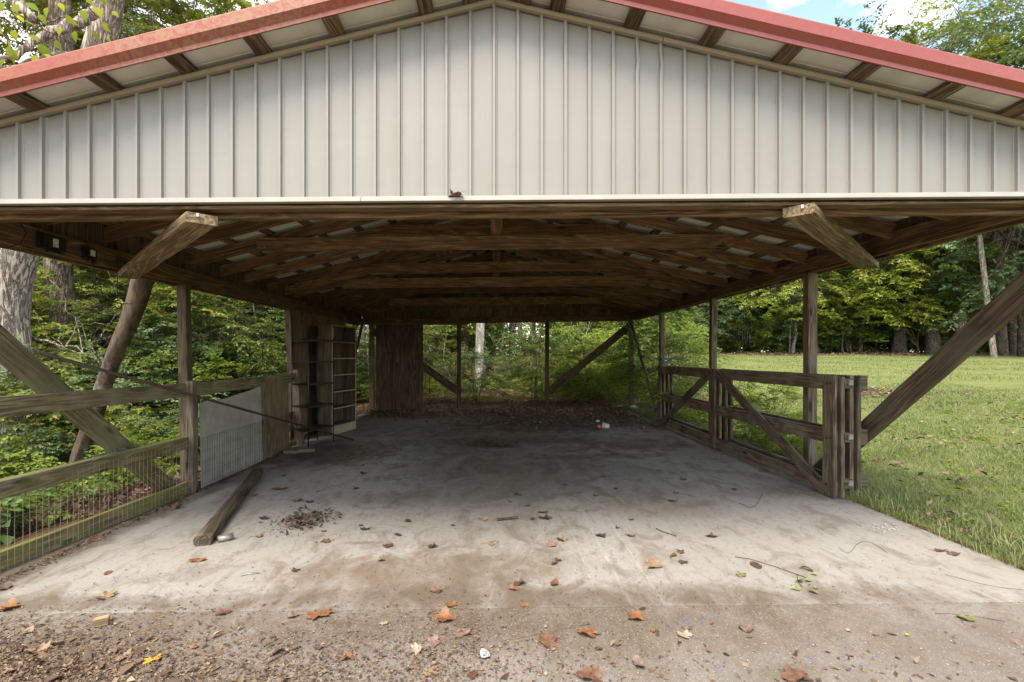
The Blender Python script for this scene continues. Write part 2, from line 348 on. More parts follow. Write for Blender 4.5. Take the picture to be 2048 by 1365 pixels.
def concrete(name, rough_apron=False):
    m, t, b = newmat(name); g = N(t); ge = g.n('ShaderNodeNewGeometry'); pos = ge.outputs['Position']
    sx = g.n('ShaderNodeSeparateXYZ'); g.l(pos, sx.inputs[0]); X, Y = sx.outputs[0], sx.outputs[1]
    big = g.noise(g.mapv(pos, (1, 0.8, 1)), 0.8, 6, 0.6, 0.4)
    mid = g.noise(g.mapv(pos, (1.6, 1.1, 1), (5, 2, 0)), 2.1, 8, 0.68, 0.9)
    fine = g.noise(pos, 26, 8, 0.7)
    grit = g.noise(pos, 150, 4, 0.7)
    def blob(cx, cy, rx, ry, lo=1.0, hi=0.0, k=0.7):
        dx = g.math('POWER', g.math('DIVIDE', g.math('SUBTRACT', X, cx), rx), 2)
        dy = g.math('POWER', g.math('DIVIDE', g.math('SUBTRACT', Y, cy), ry), 2)
        d = g.math('ADD', g.math('ADD', dx, dy), g.math('MULTIPLY', g.math('SUBTRACT', mid, 0.5), -3.2*k))
        d = g.math('ADD', d, g.math('MULTIPLY', g.math('SUBTRACT', fine, 0.5), -0.9*k))
        return g.ramp(d, [(0.0, 1.0), (1.0, 0.0)])
    base = g.mix(big, (0.315, 0.302, 0.282), (0.24, 0.224, 0.20))
    tan = g.ramp(g.noise(pos, 1.7, 5, 0.6, 0.6), [(0.42, 0.0), (0.72, 1.0)])
    base = g.mix(g.math('MULTIPLY', tan, 0.4), base, (0.25, 0.20, 0.15))
    if rough_apron: base = g.mix(g.math('MULTIPLY', g.ramp(g.math('ADD', g.math('SUBTRACT', 3.0, Y), g.math('MULTIPLY', g.math('SUBTRACT', mid, 0.5), 0.5)), [(0.0, 0.45), (0.25, 1.0)]), 0.75), base, (0.12, 0.098, 0.08))
    c = g.mix(g.ramp(fine, [(0.35, 0.0), (0.75, 0.55)]), base, (0.20, 0.175, 0.145))
    # dirt ground into the slab
    dm = g.ramp(mid, [(0.50, 0.0), (0.62, 1.0)])
    c = g.mix(g.math('MULTIPLY', dm, 0.5 if not rough_apron else 0.55), c, (0.125, 0.092, 0.062))
    if not rough_apron:
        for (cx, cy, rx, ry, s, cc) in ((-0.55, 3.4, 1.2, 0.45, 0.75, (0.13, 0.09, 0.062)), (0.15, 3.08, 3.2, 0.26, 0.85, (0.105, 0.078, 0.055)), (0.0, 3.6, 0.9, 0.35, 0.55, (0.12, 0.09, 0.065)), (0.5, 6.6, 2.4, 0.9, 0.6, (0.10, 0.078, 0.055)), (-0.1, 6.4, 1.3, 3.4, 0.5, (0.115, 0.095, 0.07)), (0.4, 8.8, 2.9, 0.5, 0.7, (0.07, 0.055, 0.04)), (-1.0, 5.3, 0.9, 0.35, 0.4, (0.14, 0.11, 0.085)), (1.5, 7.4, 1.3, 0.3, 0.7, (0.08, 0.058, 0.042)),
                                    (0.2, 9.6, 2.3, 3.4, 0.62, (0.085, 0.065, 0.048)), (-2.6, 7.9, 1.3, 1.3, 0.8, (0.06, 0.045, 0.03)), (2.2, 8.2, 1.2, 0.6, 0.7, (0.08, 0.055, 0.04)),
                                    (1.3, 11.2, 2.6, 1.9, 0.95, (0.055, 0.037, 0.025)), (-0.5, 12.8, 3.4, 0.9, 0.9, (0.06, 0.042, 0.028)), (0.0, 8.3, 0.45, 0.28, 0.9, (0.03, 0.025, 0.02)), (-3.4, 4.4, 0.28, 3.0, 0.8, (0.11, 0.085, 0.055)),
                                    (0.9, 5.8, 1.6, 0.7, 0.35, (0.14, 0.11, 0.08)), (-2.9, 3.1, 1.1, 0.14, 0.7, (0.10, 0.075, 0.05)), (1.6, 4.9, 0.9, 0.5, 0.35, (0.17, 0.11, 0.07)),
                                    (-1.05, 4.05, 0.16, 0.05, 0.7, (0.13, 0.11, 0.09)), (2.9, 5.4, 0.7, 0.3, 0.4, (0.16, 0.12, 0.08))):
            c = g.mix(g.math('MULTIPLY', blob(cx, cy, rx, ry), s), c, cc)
    else:
        for (cx, cy, rx, ry, s, cc) in ((0.15, 3.02, 3.4, 0.34, 0.85, (0.105, 0.078, 0.055)), (0.3, 2.75, 2.2, 0.3, 0.45, (0.10, 0.075, 0.055)), (-0.9, 2.2, 1.3, 0.45, -0.0, (0.3, 0.3, 0.3)), (1.6, 2.6, 1.6, 0.36, 0.5, (0.12, 0.095, 0.07)),
                                    (-2.2, 2.5, 1.0, 0.6, 0.65, (0.10, 0.068, 0.045)), (0.1, 1.6, 3.0, 0.5, 0.4, (0.11, 0.08, 0.06)), (-0.6, 2.72, 0.9, 0.24, 0.6, (0.09, 0.062, 0.042))):
            c = g.mix(g.math('MULTIPLY', blob(cx, cy, rx, ry), s), c, cc)
        pale = g.ramp(g.noise(pos, 1.9, 7, 0.72, 0.8), [(0.5, 0.0), (0.64, 1.0)])
        c = g.mix(g.math('MULTIPLY', g.math('MULTIPLY', pale, 0.7), g.math('MAXIMUM', blob(-0.6, 2.35, 1.0, 0.4), 0.25)), c, (0.36, 0.31, 0.27))
        # exposed aggregate
        vo = g.n('ShaderNodeTexVoronoi', Scale=95.0); g.l(pos, vo.inputs['Vector'])
        ag = g.ramp(vo.outputs['Distance'], [(0.2, 1.0), (0.5, 0.0)])
        tint = g.ramp(vo.outputs['Color'], [(0.3, (0.11, 0.085, 0.065)), (0.65, (0.22, 0.195, 0.165)), (0.95, (0.40, 0.37, 0.33))])
        c = g.mix(g.math('MULTIPLY', ag, 0.6), c, tint)
    # small dark crumbs and pale scuffs
    smr = g.ramp(g.noise(g.mapv(pos, (7, 1.6, 1), (2, 0, 0)), 2.3, 7, 0.72, 0.7), [(0.53, 0.0), (0.66, 1.0)])
    c = g.mix(g.math('MULTIPLY', smr, 0.5), c, (0.13, 0.098, 0.07))
    sp = g.ramp(g.noise(pos, 48, 4, 0.65), [(0.63, 0.0), (0.69, 1.0)])
    c = g.mix(g.math('MULTIPLY', sp, 0.7), c, (0.07, 0.05, 0.035))
    if not rough_apron:
        # pale dragged tyre streaks running into the bay
        xs = g.math('SUBTRACT', X, g.math('MULTIPLY', Y, 0.012))
        for x0, wd in ((0.78, 0.018), (0.98, 0.010), (0.60, 0.008), (0.86, 0.006)):
            q = g.math('ABSOLUTE', g.math('SUBTRACT', xs, x0))
            s1 = g.ramp(q, [(wd*0.3, 1.0), (wd, 0.0)])
            yl = g.ramp(Y, [(0.0, 1.0), (1.0, 1.0)])
            fa = g.math('SUBTRACT', 1.0, g.math('MULTIPLY', g.math('ABSOLUTE', g.math('SUBTRACT', Y, 3.9)), 0.8), True)
            brk = g.ramp(g.noise(g.mapv(pos, (9, 2.5, 1)), 3, 4, 0.6), [(0.4, 0.0), (0.6, 1.0)])
            c = g.mix(g.math('MULTIPLY', g.math('MULTIPLY', s1, fa), g.math('MULTIPLY', brk, 0.3)), c, (0.48, 0.46, 0.43))
        # hairline crack that wanders across the bay
        wob = g.math('MULTIPLY', g.math('SUBTRACT', g.noise(pos, 2.4, 7, 0.7), 0.5), 0.9)
        xc = g.math('SUBTRACT', g.math('SUBTRACT', X, g.math('MULTIPLY', g.math('SUBTRACT', Y, 3.1), 0.42)), g.math('ADD', 0.04, wob))
        ck = g.ramp(g.math('ABSOLUTE', xc), [(0.0015, 1.0), (0.006, 0.0)])
        ckm = g.math('MULTIPLY', ck, g.math('SUBTRACT', 1.0, g.math('MULTIPLY', g.math('ABSOLUTE', g.math('SUBTRACT', Y, 3.9)), 1.1), True))
        c = g.mix(g.math('MULTIPLY', ckm, 0.8), c, (0.08, 0.06, 0.045))
    g.l(c, b.inputs['Base Color']); b.inputs['Roughness'].default_value = 0.85; b.inputs['Specular IOR Level'].default_value = 0.2
    hh = g.math('ADD', g.math('MULTIPLY', fine, 0.6), g.math('MULTIPLY', grit, 0.5 if rough_apron else 0.2))
    g.bump(hh, 0.5 if rough_apron else 0.25, 0.008 if rough_apron else 0.004, b)
    return m
M_SLAB = concrete('floor_concrete'); M_APRON = concrete('worn_aggregate_concrete', True)

def leafmat(name, ca, cb, cc=None, trans=0.35, rough=0.5):
    """ca..cb by leaf, cc = the odd leaf that has turned"""
    m, t, b = newmat(name); g = N(t)
    at = g.n('ShaderNodeAttribute'); at.attribute_name = 'lv'; lv = at.outputs['Fac']
    oi = g.n('ShaderNodeObjectInfo')
    c = g.mix(lv, ca, cb)
    if cc: c = g.mix(g.ramp(lv, [(0.93, 0.0), (0.96, 1.0)]), c, cc)
    v = g.math('MULTIPLY_ADD', oi.outputs['Random'], 0.45); v.node.inputs[2].default_value = 0.8
    k = g.n('ShaderNodeCombineXYZ'); [g.l(v, k.inputs[i]) for i in range(3)]
    c = g.mix(1.0, c, k.outputs[0], 'MULTIPLY')
    g.l(c, b.inputs['Base Color']); b.inputs['Roughness'].default_value = rough; b.inputs['Specular IOR Level'].default_value = 0.2
    tr = g.n('ShaderNodeBsdfTranslucent'); ct = g.mix(0.5, c, (0.19, 0.22, 0.02)); g.l(ct, tr.inputs[0])
    ms = g.n('ShaderNodeMixShader'); ms.inputs[0].default_value = trans
    g.l(b.outputs[0], ms.inputs[1]); g.l(tr.outputs[0], ms.inputs[2])
    out = [n for n in t.nodes if n.type == 'OUTPUT_MATERIAL'][0]; g.l(ms.outputs[0], out.inputs['Surface'])
    return m
LF_MID = leafmat('mid_green_leaves', (0.072, 0.138, 0.034), (0.180, 0.252, 0.060), (0.360, 0.312, 0.060))
LF_YEL = leafmat('yellow_green_leaves', (0.144, 0.204, 0.036), (0.312, 0.348, 0.066), (0.432, 0.264, 0.060), 0.42)
LF_DARK = leafmat('dark_green_leaves', (0.054, 0.108, 0.042), (0.120, 0.192, 0.066), (0.180, 0.192, 0.048), 0.3)
LF_BLUE = leafmat('blue_green_leaves', (0.090, 0.150, 0.078), (0.192, 0.264, 0.132), (0.336, 0.264, 0.096), 0.3)
LF_BRIGHT = leafmat('bright_green_leaves', (0.144, 0.228, 0.036), (0.312, 0.384, 0.060), (0.504, 0.396, 0.060), 0.5)
LF_RUST = leafmat('green_and_rust_leaves', (0.120, 0.198, 0.048), (0.264, 0.312, 0.078), (0.408, 0.156, 0.060), 0.4)
LF_LIME = leafmat('lime_green_leaves', (0.10, 0.17, 0.018), (0.38, 0.38, 0.028), None, 0.5, 0.75)
def litter_mat(name, a, b2, c3):
    m, t, b = newmat(name); g = N(t)
    at = g.n('ShaderNodeAttribute'); at.attribute_name = 'lv'; lv = at.outputs['Fac']
    c = g.ramp(lv, [(0.0, a), (0.5, b2), (1.0, c3)])
    g.l(c, b.inputs['Base Color']); b.inputs['Roughness'].default_value = 0.75; return m
M_LIT = litter_mat('dry_leaf_litter', (0.045, 0.026, 0.016), (0.135, 0.082, 0.048), (0.30, 0.21, 0.13))
M_LITD = litter_mat('damp_leaf_litter', (0.025, 0.015, 0.01), (0.075, 0.045, 0.028), (0.19, 0.12, 0.07))
M_BITS = litter_mat('pale_crumbs', (0.05, 0.035, 0.025), (0.20, 0.13, 0.08), (0.5, 0.44, 0.36))
def bark(name, a, b2, lichen=0.0, sc1=7.0):
    m, t, b = newmat(name); g = N(t); vec, rnd, tcn = objvec(g)
    v = g.mapv(vec, (1, 1, 0.17))
    n1 = g.noise(v, sc1*2.2, 6, 0.6, 1.2); n2 = g.noise(g.mapv(vec, (1, 1, 0.4)), sc1*6, 5, 0.7, 0.4)
    rd = g.math('ABSOLUTE', g.math('SUBTRACT', n1, 0.5)); rd = g.ramp(rd, [(0.0, 0.0), (0.09, 1.0)])
    h = g.math('ADD', g.math('MULTIPLY', rd, 0.55), g.math('MULTIPLY', n2, 0.6))
    c = g.ramp(h, [(0.25, tuple(x*0.4 for x in a)), (0.5, a), (0.9, b2)])
    if lichen:
        lf = g.ramp(g.noise(vec, 3.1, 7, 0.7), [(0.53, 0.0), (0.62, 1.0)])
        c = g.mix(g.math('MULTIPLY', lf, lichen), c, (0.27, 0.30, 0.23))
    g.l(c, b.inputs['Base Color']); b.inputs['Roughness'].default_value = 0.9; b.inputs['Specular IOR Level'].default_value = 0.1
    g.bump(h, 1.0, 0.02, b); return m
B_GREY = bark('grey_furrowed_bark', (0.17, 0.135, 0.11), (0.42, 0.36, 0.30), 0.45, 6)
B_BROWN = bark('brown_bark', (0.09, 0.068, 0.05), (0.23, 0.18, 0.14), 0.25, 9)
B_DARK = bark('dark_bark', (0.045, 0.035, 0.027), (0.13, 0.105, 0.08), 0.2, 9)
B_PALE = bark('pale_bark', (0.26, 0.23, 0.195), (0.48, 0.45, 0.40), 0.3, 5)
def M_dead():
    m, t, b = newmat('bare_dead_wood'); g = N(t); vec, rnd, tcn = objvec(g)
    f = g.noise(g.mapv(vec, (1, 1, 0.3)), 16, 7, 0.7, 0.6); f2 = g.noise(vec, 3.0, 5, 0.6)
    c = g.ramp(f, [(0.36, (0.025, 0.016, 0.010)), (0.5, (0.07, 0.045, 0.027)), (0.72, (0.15, 0.10, 0.062))])
    c = g.mix(g.math('MULTIPLY', g.ramp(f2, [(0.55, 0.0), (0.68, 1.0)]), 0.5), c, (0.33, 0.31, 0.25))
    g.l(c, b.inputs['Base Color']); b.inputs['Roughness'].default_value = 0.85; g.bump(f, 0.9, 0.02, b); return m
B_DEAD = M_dead()

# ------------------------------------------------------------------ ground
def sstep(x, a, b):
    t = np.clip((x-a)/(b-a), 0, 1); return t*t*(3-2*t)
def gz(X, Y):
    X = np.asarray(X, float); Y = np.asarray(Y, float)
    z = 0.03 + 0*X
    s = np.log1p(np.exp((X-4.6)*2.0))/2.0
    right = np.minimum(0.11*s, 0.78) + 0.038*np.maximum(0, Y-13)*sstep(X, 3, 9)*(1-0.7*sstep(Y, 36, 60))
    left = -0.15*np.clip(-3.85-X, 0, 5) - 0.03
    z = z + np.where(X > 0, right, left*sstep(-X, 3.5, 4.1))
    z = z + 0.012*np.clip(X, -3.6, 3.6)*0.6
    back = sstep(Y, 13.5, 17)*(1-sstep(X, 2, 8)); z = z + back*(0.02+0.012*np.maximum(0, Y-17))
    bumps = 0.05*np.sin(X*0.9+1.3)*np.sin(Y*0.7)+0.03*np.sin(X*2.3+Y*1.9)
    z = z + bumps*np.maximum(sstep(np.abs(X), 3.9, 6.5), sstep(Y, 14, 17))
    under = (1-sstep(np.abs(X), 3.50, 3.60))*(1-sstep(Y, 13.2, 13.5))
    return z*(1-under) + under*(-0.16)
def gzf(x, y): return float(gz(x, y))
xs = np.unique(np.round(np.concatenate([np.arange(-90, -12, 3), np.arange(-12, -4, 0.3), np.arange(-4, 4.01, 0.05), np.arange(4.2, 14, 0.3), np.arange(14, 120, 3)]), 3))
ys = np.unique(np.round(np.concatenate([np.arange(-60, -6, 4), np.arange(-6, 12, 0.4), np.arange(12, 18, 0.1), np.arange(18, 40, 0.6), np.arange(40, 150, 4)]), 3))
GX, GY = np.meshgrid(xs, ys); GZ = gz(GX, GY)
V = np.stack([GX.ravel(), GY.ravel(), GZ.ravel()], 1); nx = len(xs); ny = len(ys)
ii, jj = np.meshgrid(np.arange(ny-1), np.arange(nx-1), indexing='ij'); a = (ii*nx+jj).ravel()
Fq = np.stack([a, a+1, a+nx+1, a+nx], 1)
def lawnmask(X, Y):
    edge = 34+2*np.sin(X*0.4)
    return sstep(X, 3.4, 3.8)*np.where(Y < 15, 1, sstep(X-(Y-15)*0.12, 4.2, 5.6))*(1-sstep(Y, edge-1.5, edge+0.5))*(1-sstep(X, 36, 38))
def ground_mat():
    m, t, b = newmat('soil_and_turf'); g = N(t); ge = g.n('ShaderNodeNewGeometry'); pos = ge.outputs['Position']
    at = g.n('ShaderNodeAttribute'); at.attribute_name = 'lawn'
    n1 = g.noise(pos, 1.1, 6, 0.65); n2 = g.noise(pos, 9, 6, 0.7); n3 = g.noise(pos, 40, 4, 0.7)
    gr = g.mix(g.ramp(n1, [(0.35, 0.0), (0.65, 1.0)]), (0.13, 0.165, 0.05), (0.20, 0.215, 0.08))
    gr = g.mix(g.math('MULTIPLY', g.ramp(n2, [(0.5, 0.0), (0.72, 1.0)]), 0.6), gr, (0.26, 0.21, 0.11))
    gr = g.mix(g.ramp(n3, [(0.3, 0.5), (0.6, 0.0)]), gr, (0.06, 0.085, 0.02))
    fo = g.mix(n2, (0.09, 0.055, 0.032), (0.22, 0.14, 0.09)); fo = g.mix(g.ramp(n3, [(0.35, 0.7), (0.55, 0.0)]), fo, (0.035, 0.024, 0.016))
    k = g.math('ADD', at.outputs['Fac'], g.math('MULTIPLY', g.math('SUBTRACT', n2, 0.5), 0.9)); k = g.ramp(k, [(0.45, 0.0), (0.6, 1.0)])
    c = g.mix(k, fo, gr); g.l(c, b.inputs['Base Color']); b.inputs['Roughness'].default_value = 0.95; b.inputs['Specular IOR Level'].default_value = 0.05
    g.bump(g.math('ADD', n2, n3), 0.8, 0.05, b); return m
gme = np_mesh('ground', V, Fq, ground_mat(), {'lawn': lawnmask(GX, GY).ravel()}, True)
setp(obj('ground', gme), kind='structure')

def slab(name, y0, y1, mat, dz=0.0, th=0.14):
    bm = bmesh.new()
    for (x, y) in ((-3.6, y0), (3.6, y0), (3.6, y1), (-3.6, y1)):
        bm.verts.new((x, y, slabz(x)+dz)); bm.verts.new((x, y, slabz(x)-th))
    bm.verts.ensure_lookup_table(); v = bm.verts
    bm.faces.new((v[0], v[2], v[4], v[6])); bm.faces.new((v[1], v[7], v[5], v[3]))
    for i in range(4):
        j = (i+1) % 4; bm.faces.new((v[2*i], v[2*i+1], v[2*j+1], v[2*j]))
    bmesh.ops.recalc_face_normals(bm, faces=bm.faces)
    return setp(obj(name, bm_mesh(name, bm), None, None, mat), kind='structure')
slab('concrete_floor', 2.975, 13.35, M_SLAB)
slab('concrete_apron', -9.0, 2.972, M_APRON, -0.001)

# ------------------------------------------------------------------ carport
YG = 3.03
XL, XR = -3.7, 3.8
def zr(X): return 3.65-0.2475*(-X) if X < 0 else 3.65-0.2335*X     # plane of the purlin undersides
def zb(X): return 2.445+(X+3.0)*0.0073                               # foot of the gable siding
cp = empty('carport', (0, YG, 0), 'open carport with cream steel gable, red roof trim and bare timber framing', 'carport')
XE = 4.15
# siding strips, one folded rib each
pitch = 0.1437
k0 = int(math.floor(-XE/pitch)); k1 = int(math.ceil(XE/pitch))
prof = [(0.0, 0.0), (0.004, 0.003), (0.112, 0.003), (0.1155, -0.001), (0.1172, -0.020), (0.1322, -0.020), (0.135, -0.001), (0.1437, 0.0)]
for k in range(k0, k1):
    x0 = k*pitch+0.013
    V = []; Fc = []
    nz_ = 12
    dent = 0.006 if x0 > 0 and 0.70 < x0 < 0.92 else 0.0
    for j in range(nz_+1):
        for (dx, dy) in prof:
            x = x0+dx
            zt = zr(x)-0.006; z0 = zb(x)-0.01
            z = z0+(zt-z0)*j/nz_
            sh = 0.0
            if dent and dx > 0.11: sh = dent*math.exp(-((z-3.27)/0.05)**2)*(-1 if j % 2 else 1)
            V.append((x-x0+sh, dy, z-2.4))
    m_ = len(prof)
    for j in range(nz_):
        for i in range(m_-1): a_ = j*m_+i; Fc.append((a_, a_+1, a_+m_+1, a_+m_))
    me = pymesh('siding_panel', V, Fc, M_SIDE, False)
    obj('siding_panel', me, Matrix.Translation((x0, YG, 2.4)), cp)
# plywood sheathing behind the siding
bm = bmesh.new()
pts = [(-XE, zb(-XE)), (XE, zb(XE)), (XE, zr(XE)-0.02), (0, zr(0)-0.02), (-XE, zr(-XE)-0.02)]
fv = [bm.verts.new((x, 3.038, z)) for x, z in pts]; bv = [bm.verts.new((x, 3.05, z)) for x, z in pts]
bm.faces.new(fv); bm.faces.new(bv[::-1])
for i in range(5): bm.faces.new((fv[i], bv[i], bv[(i+1) % 5], fv[(i+1) % 5]))
bmesh.ops.recalc_face_normals(bm, faces=bm.faces)
obj('gable_sheathing', bm_mesh('gable_sheathing', bm), None, cp, W_PLY)
# bottom J trim in two lengths, rake trims
def strip(name, xa, xb, fz, prof, mat, nseg=1):
    """profile of (y, dz) swept along x with z = fz(x)"""
    V = []; Fc = []; n = len(prof)
    for s in range(nseg+1):
        x = xa+(xb-xa)*s/nseg
        for (y, dz) in prof: V.append((x-xa, y-YG, fz(x)+dz-fz(xa)))
    for s in range(nseg):
        for i in range(n):
            j = (i+1) % n; Fc.append((s*n+i, s*n+j, (s+1)*n+j, (s+1)*n+i))
    Fc.append(tuple(range(n))[::-1]); Fc.append(tuple(nseg*n+i for i in range(n)))
    me = bpy.data.meshes.new(name); me.from_pydata(V, [], Fc); me.update()
    bm = bmesh.new(); bm.from_mesh(me); bmesh.ops.recalc_face_normals(bm, faces=bm.faces); bm.to_mesh(me); bm.free()
    me.materials.append(mat)
    return obj(name, me, Matrix.Translation((xa, YG, fz(xa))), cp)
jprof = [(3.012, 0.0), (3.002, -0.004), (3.002, -0.012), (2.990, -0.016), (2.990, -0.034), (2.996, -0.036), (3.03, -0.036), (3.03, 0.0)]
for (xa, xb) in ((-XE, -0.806), (-0.803, XE)): strip('bottom_trim', xa, xb, zb, jprof, M_TRIM)
rt = [(3.008, 0.0), (2.998, 0.0), (2.992, -0.010), (2.996, -0.030), (3.010, -0.034), (3.022, -0.034), (3.022, 0.0)]
for (xa, xb) in ((-XE, -0.001), (0.001, 1.005), (1.009, XE)): strip('rake_trim', xa, xb, lambda x: zr(x)+0.003, rt, M_JTRIM)
# red rake fascia, left length weathered
fp = [(2.79, 0.135), (2.787, 0.128), (2.787, 0.062), (2.792, 0.058), (2.822, 0.030), (2.822, 0.004), (2.832, 0.004), (2.832, 0.028), (2.80, 0.064), (2.80, 0.126), (2.96, 0.126), (2.96, 0.135)]
strip('rake_fascia', -XE-0.12, -0.0008, zr, fp, M_RED_L)['label'] = 'sun-bleached red rake fascia with worn paint'
strip('rake_fascia', 0.0008, XE+0.12, zr, fp, M_RED_R)['label'] = 'clean glossy red rake fascia'
# roof sheets
def roof_panel(side, y0, y1):
    V = []; Fc = []; xr = side*0.004; xe = side*(XE+0.05)
    pf = []
    n = 3; wd = (y1-y0)/n
    for i in range(n):
        a = y0+i*wd
        pf += [(a, 0), (a+0.012, 0.02), (a+0.034, 0.02), (a+0.05, 0), (a+wd*0.52, 0), (a+wd*0.535, 0.005), (a+wd*0.565, 0.005), (a+wd*0.58, 0)]
    pf.append((y1-0.002, 0)); n = len(pf)
    for lay in (0.0, 0.004):
        for x in (xr, xe):
            for (y, h) in pf: V.append((x, y-y0, zr(x)+0.040+h+lay-3.0))
    mi = []
    for i in range(n-1): Fc.append((i, i+1, n+i+1, n+i)); mi.append(0)
    for i in range(n-1): Fc.append((2*n+i, 3*n+i, 3*n+i+1, 2*n+i+1)); mi.append(1)
    Fc.append((n, n+n-1, 3*n+n-1, 3*n)); mi.append(1)
    me = bpy.data.meshes.new('roof_panel'); me.from_pydata(V, [], Fc); me.update()
    me.materials.append(M_UNDER); me.materials.append(M_RED_R); me.polygons.foreach_set('material_index', mi)
    obj('roof_panel', me, Matrix.Translation((0, y0, 3.0)), cp)
yy = 2.835
while yy < 14.2:
    for sd in (-1, 1): roof_panel(sd, yy, yy+0.915)
    yy += 0.915
YB = 13.9
# ridge cap
strip('ridge_cap', -0.16, 0.16, lambda x: 3.65+0.075-abs(x)*0.24, [(2.80, 0.0), (14.7, 0.0), (14.7, 0.004), (2.80, 0.004)], M_RED_R, 2)
# purlins
pxs = [85, 236, 383, 531, 678, 854, 941, 1046, 1113, 1260, 1409, 1555, 1702, 1859, 2006]
pX = [(p-990)*YG/1000 for p in pxs]
pX += [pX[0]-0.448, pX[0]-0.896, pX[-1]+0.446]
for x in pX:
    s = 0.2475 if x < 0 else -0.2335
    up = Vector((-s, 0, 1)).normalized()
    z = zr(x)+0.0195
    for (ya, yb) in ((2.836, 6.9+0.3*math.sin(x*5)), (6.903+0.3*math.sin(x*5), 10.8), (10.803, 14.25)):
        board('purlin', (x, ya, z), (x, yb, z), 0.037, 0.089, W_PURL, cp, up)
# rafters
frames = [3.075, 3.6, 4.15, 4.78, 5.45, 6.10, 6.80, 7.45, 8.2, 8.88, 9.3, 10.2, 10.9, 11.6, 12.4, 13.1, 13.88]
for i, y in enumerate(frames):
    for sd in (-1, 1):
        xe = XL-0.02 if sd < 0 else XR+0.02
        a = Vector((sd*0.02, y, zr(sd*0.02)-0.072)); xe += sd*0.22; b_ = Vector((xe, y, zr(xe)-0.072))
        board('rafter', a, b_, 0.14, 0.038, W_ROOF, cp, bev=0.003)
board('ridge_board', (0, 3.1, 3.57), (0, 13.9, 3.57), 0.15, 0.034, W_ROOF, cp)
# headers across the front, slightly out of level like the eaves
board('header', (-XE, 3.085, 2.41), (XE, 3.085, 2.475), 0.07, 0.05, W_BEAM, cp)
board('header', (-3.66, 3.16, 2.395), (3.76, 3.16, 2.435), 0.085, 0.038, W_BEAM, cp)
board('nailer', (-XE, 3.052+0.02, 2.385), (XE, 3.052+0.02, 2.44), 0.02, 0.085, W_PLY, cp)
board('header', (-3.66, 3.64, 2.545), (3.76, 3.64, 2.60), 0.14, 0.038, W_BEAM, cp)
# eave beams (two plies) and eave trim
for (x, z0, dz) in ((XL, 2.35, 0.0), (XR, 2.495, 0.0)):
    sg = -1 if x < 0 else 1
    board('eave_beam', (x, 2.95, z0+0.092), (x, 8.2, z0+0.092), 0.184, 0.042, W_BEAM, cp)
    board('eave_beam', (x, 8.203, z0+0.092), (x, 14.0, z0+0.092), 0.184, 0.042, W_BEAM, cp)
    board('eave_beam', (x+sg*0.131, 2.95, z0+0.085), (x+sg*0.131, 14.0, z0+0.085), 0.184, 0.04, W_BEAM, cp)
    board('eave_shade_board', (x+sg*0.035, 3.1, (z0+0.186+zr(x)+0.02)/2), (x+sg*0.035, 14.0, (z0+0.186+zr(x)+0.02)/2), zr(x)+0.02-z0-0.186, 0.02, W_PLYD, cp, bev=0.001)  # added dark board, shuts out eave light where shadow lies between the rafters
    xe = x+sg*0.30
    board('eave_fascia', (xe, 2.86, z0+0.13), (xe, 14.2, z0+0.13), 0.12, 0.03, W_BEAM, cp)
    board('eave_trim', (xe+sg*0.02, 2.86, z0+0.13), (xe+sg*0.02, 14.2, z0+0.13), 0.145, 0.006, M_TRIM, cp, bev=0.001)
# collar ties, with king posts and bolts
def tie(y, hw, z, wd=0.15, dz=0.0, bolts=True):
    o = board('collar_tie', (-hw, y-0.04, z-dz), (hw, y-0.04, z+dz), wd, 0.038, W_TIE if bolts else W_ROOF, cp)
    if bolts:
        for sd in (-1, 1):
            for (bx, bz) in ((0.10, -0.03), (0.17, 0.0), (0.25, 0.03)):
                box('bolt', (sd*(hw-bx), y-0.064, z+bz+sd*dz), (0.026, 0.014, 0.026), M_GALV, o, 0.004)
tie(6.10, 2.88, 2.875, 0.165, 0.025); tie(9.3, 2.80, 2.87, 0.18, 0.03); tie(12.4, 2.62, 2.86, 0.19, 0.03)
tie(6.80, 1.50, 3.21, 0.14, 0.0, False); tie(8.2, 2.05, 2.95, 0.17, 0.04, False); tie(10.9, 2.45, 2.955, 0.17, 0.02, False)
for y, z in ((6.10, 2.80), (9.3, 2.80), (12.4, 2.80), (3.64, 2.60)):
    board('king_post', (0.02, y+0.0 if y > 4 else y+0.04, z), (0.02, y if y > 4 else y+0.04, 3.50), 0.145 if y > 4 else 0.06, 0.036, W_ROOF, cp, up=(1, 0, 0))
# scab blocks on the rafters (splices between purlins and collar ties)
# posts
def vpost(name, px_top, px_bot, X0, zt, zb_, w, mat, parent=cp, t=None, X1=None):
    pass
def post(x0, y, z0, x1, z1, w=0.10, mat=W_POST, t=None, parent=cp, name='post'):
    return board(name, (x0, y, z0), (x1, y, z1), w, t or w, mat, parent, up=(1, 0, 0), bev=0.006)
zl, zrr = 2.352, 2.497
post(-3.66, 5.97, -0.25, -3.72, zl, 0.11, W_POSTD); post(-3.60, 9.0, -0.1, -3.72, zl, 0.11, W_POSTD)
post(3.80, 6.03, 0.0, 3.80, zrr, 0.11); post(3.79, 8.72, 0.0, 3.81, zrr, 0.10); post(3.82, 11.42, 0.0, 3.81, zrr, 0.10)
post(-3.42, YB, -0.1, -3.42, 2.38, 0.13); post(3.80, YB, -0.1, 3.78, zrr, 0.12)
post(-1.00, YB, -0.1, -1.00, 2.40, 0.11, W_SILHOUETTE); post(1.44, YB, -0.1, 1.45, 2.45, 0.11, W_SILHOUETTE)
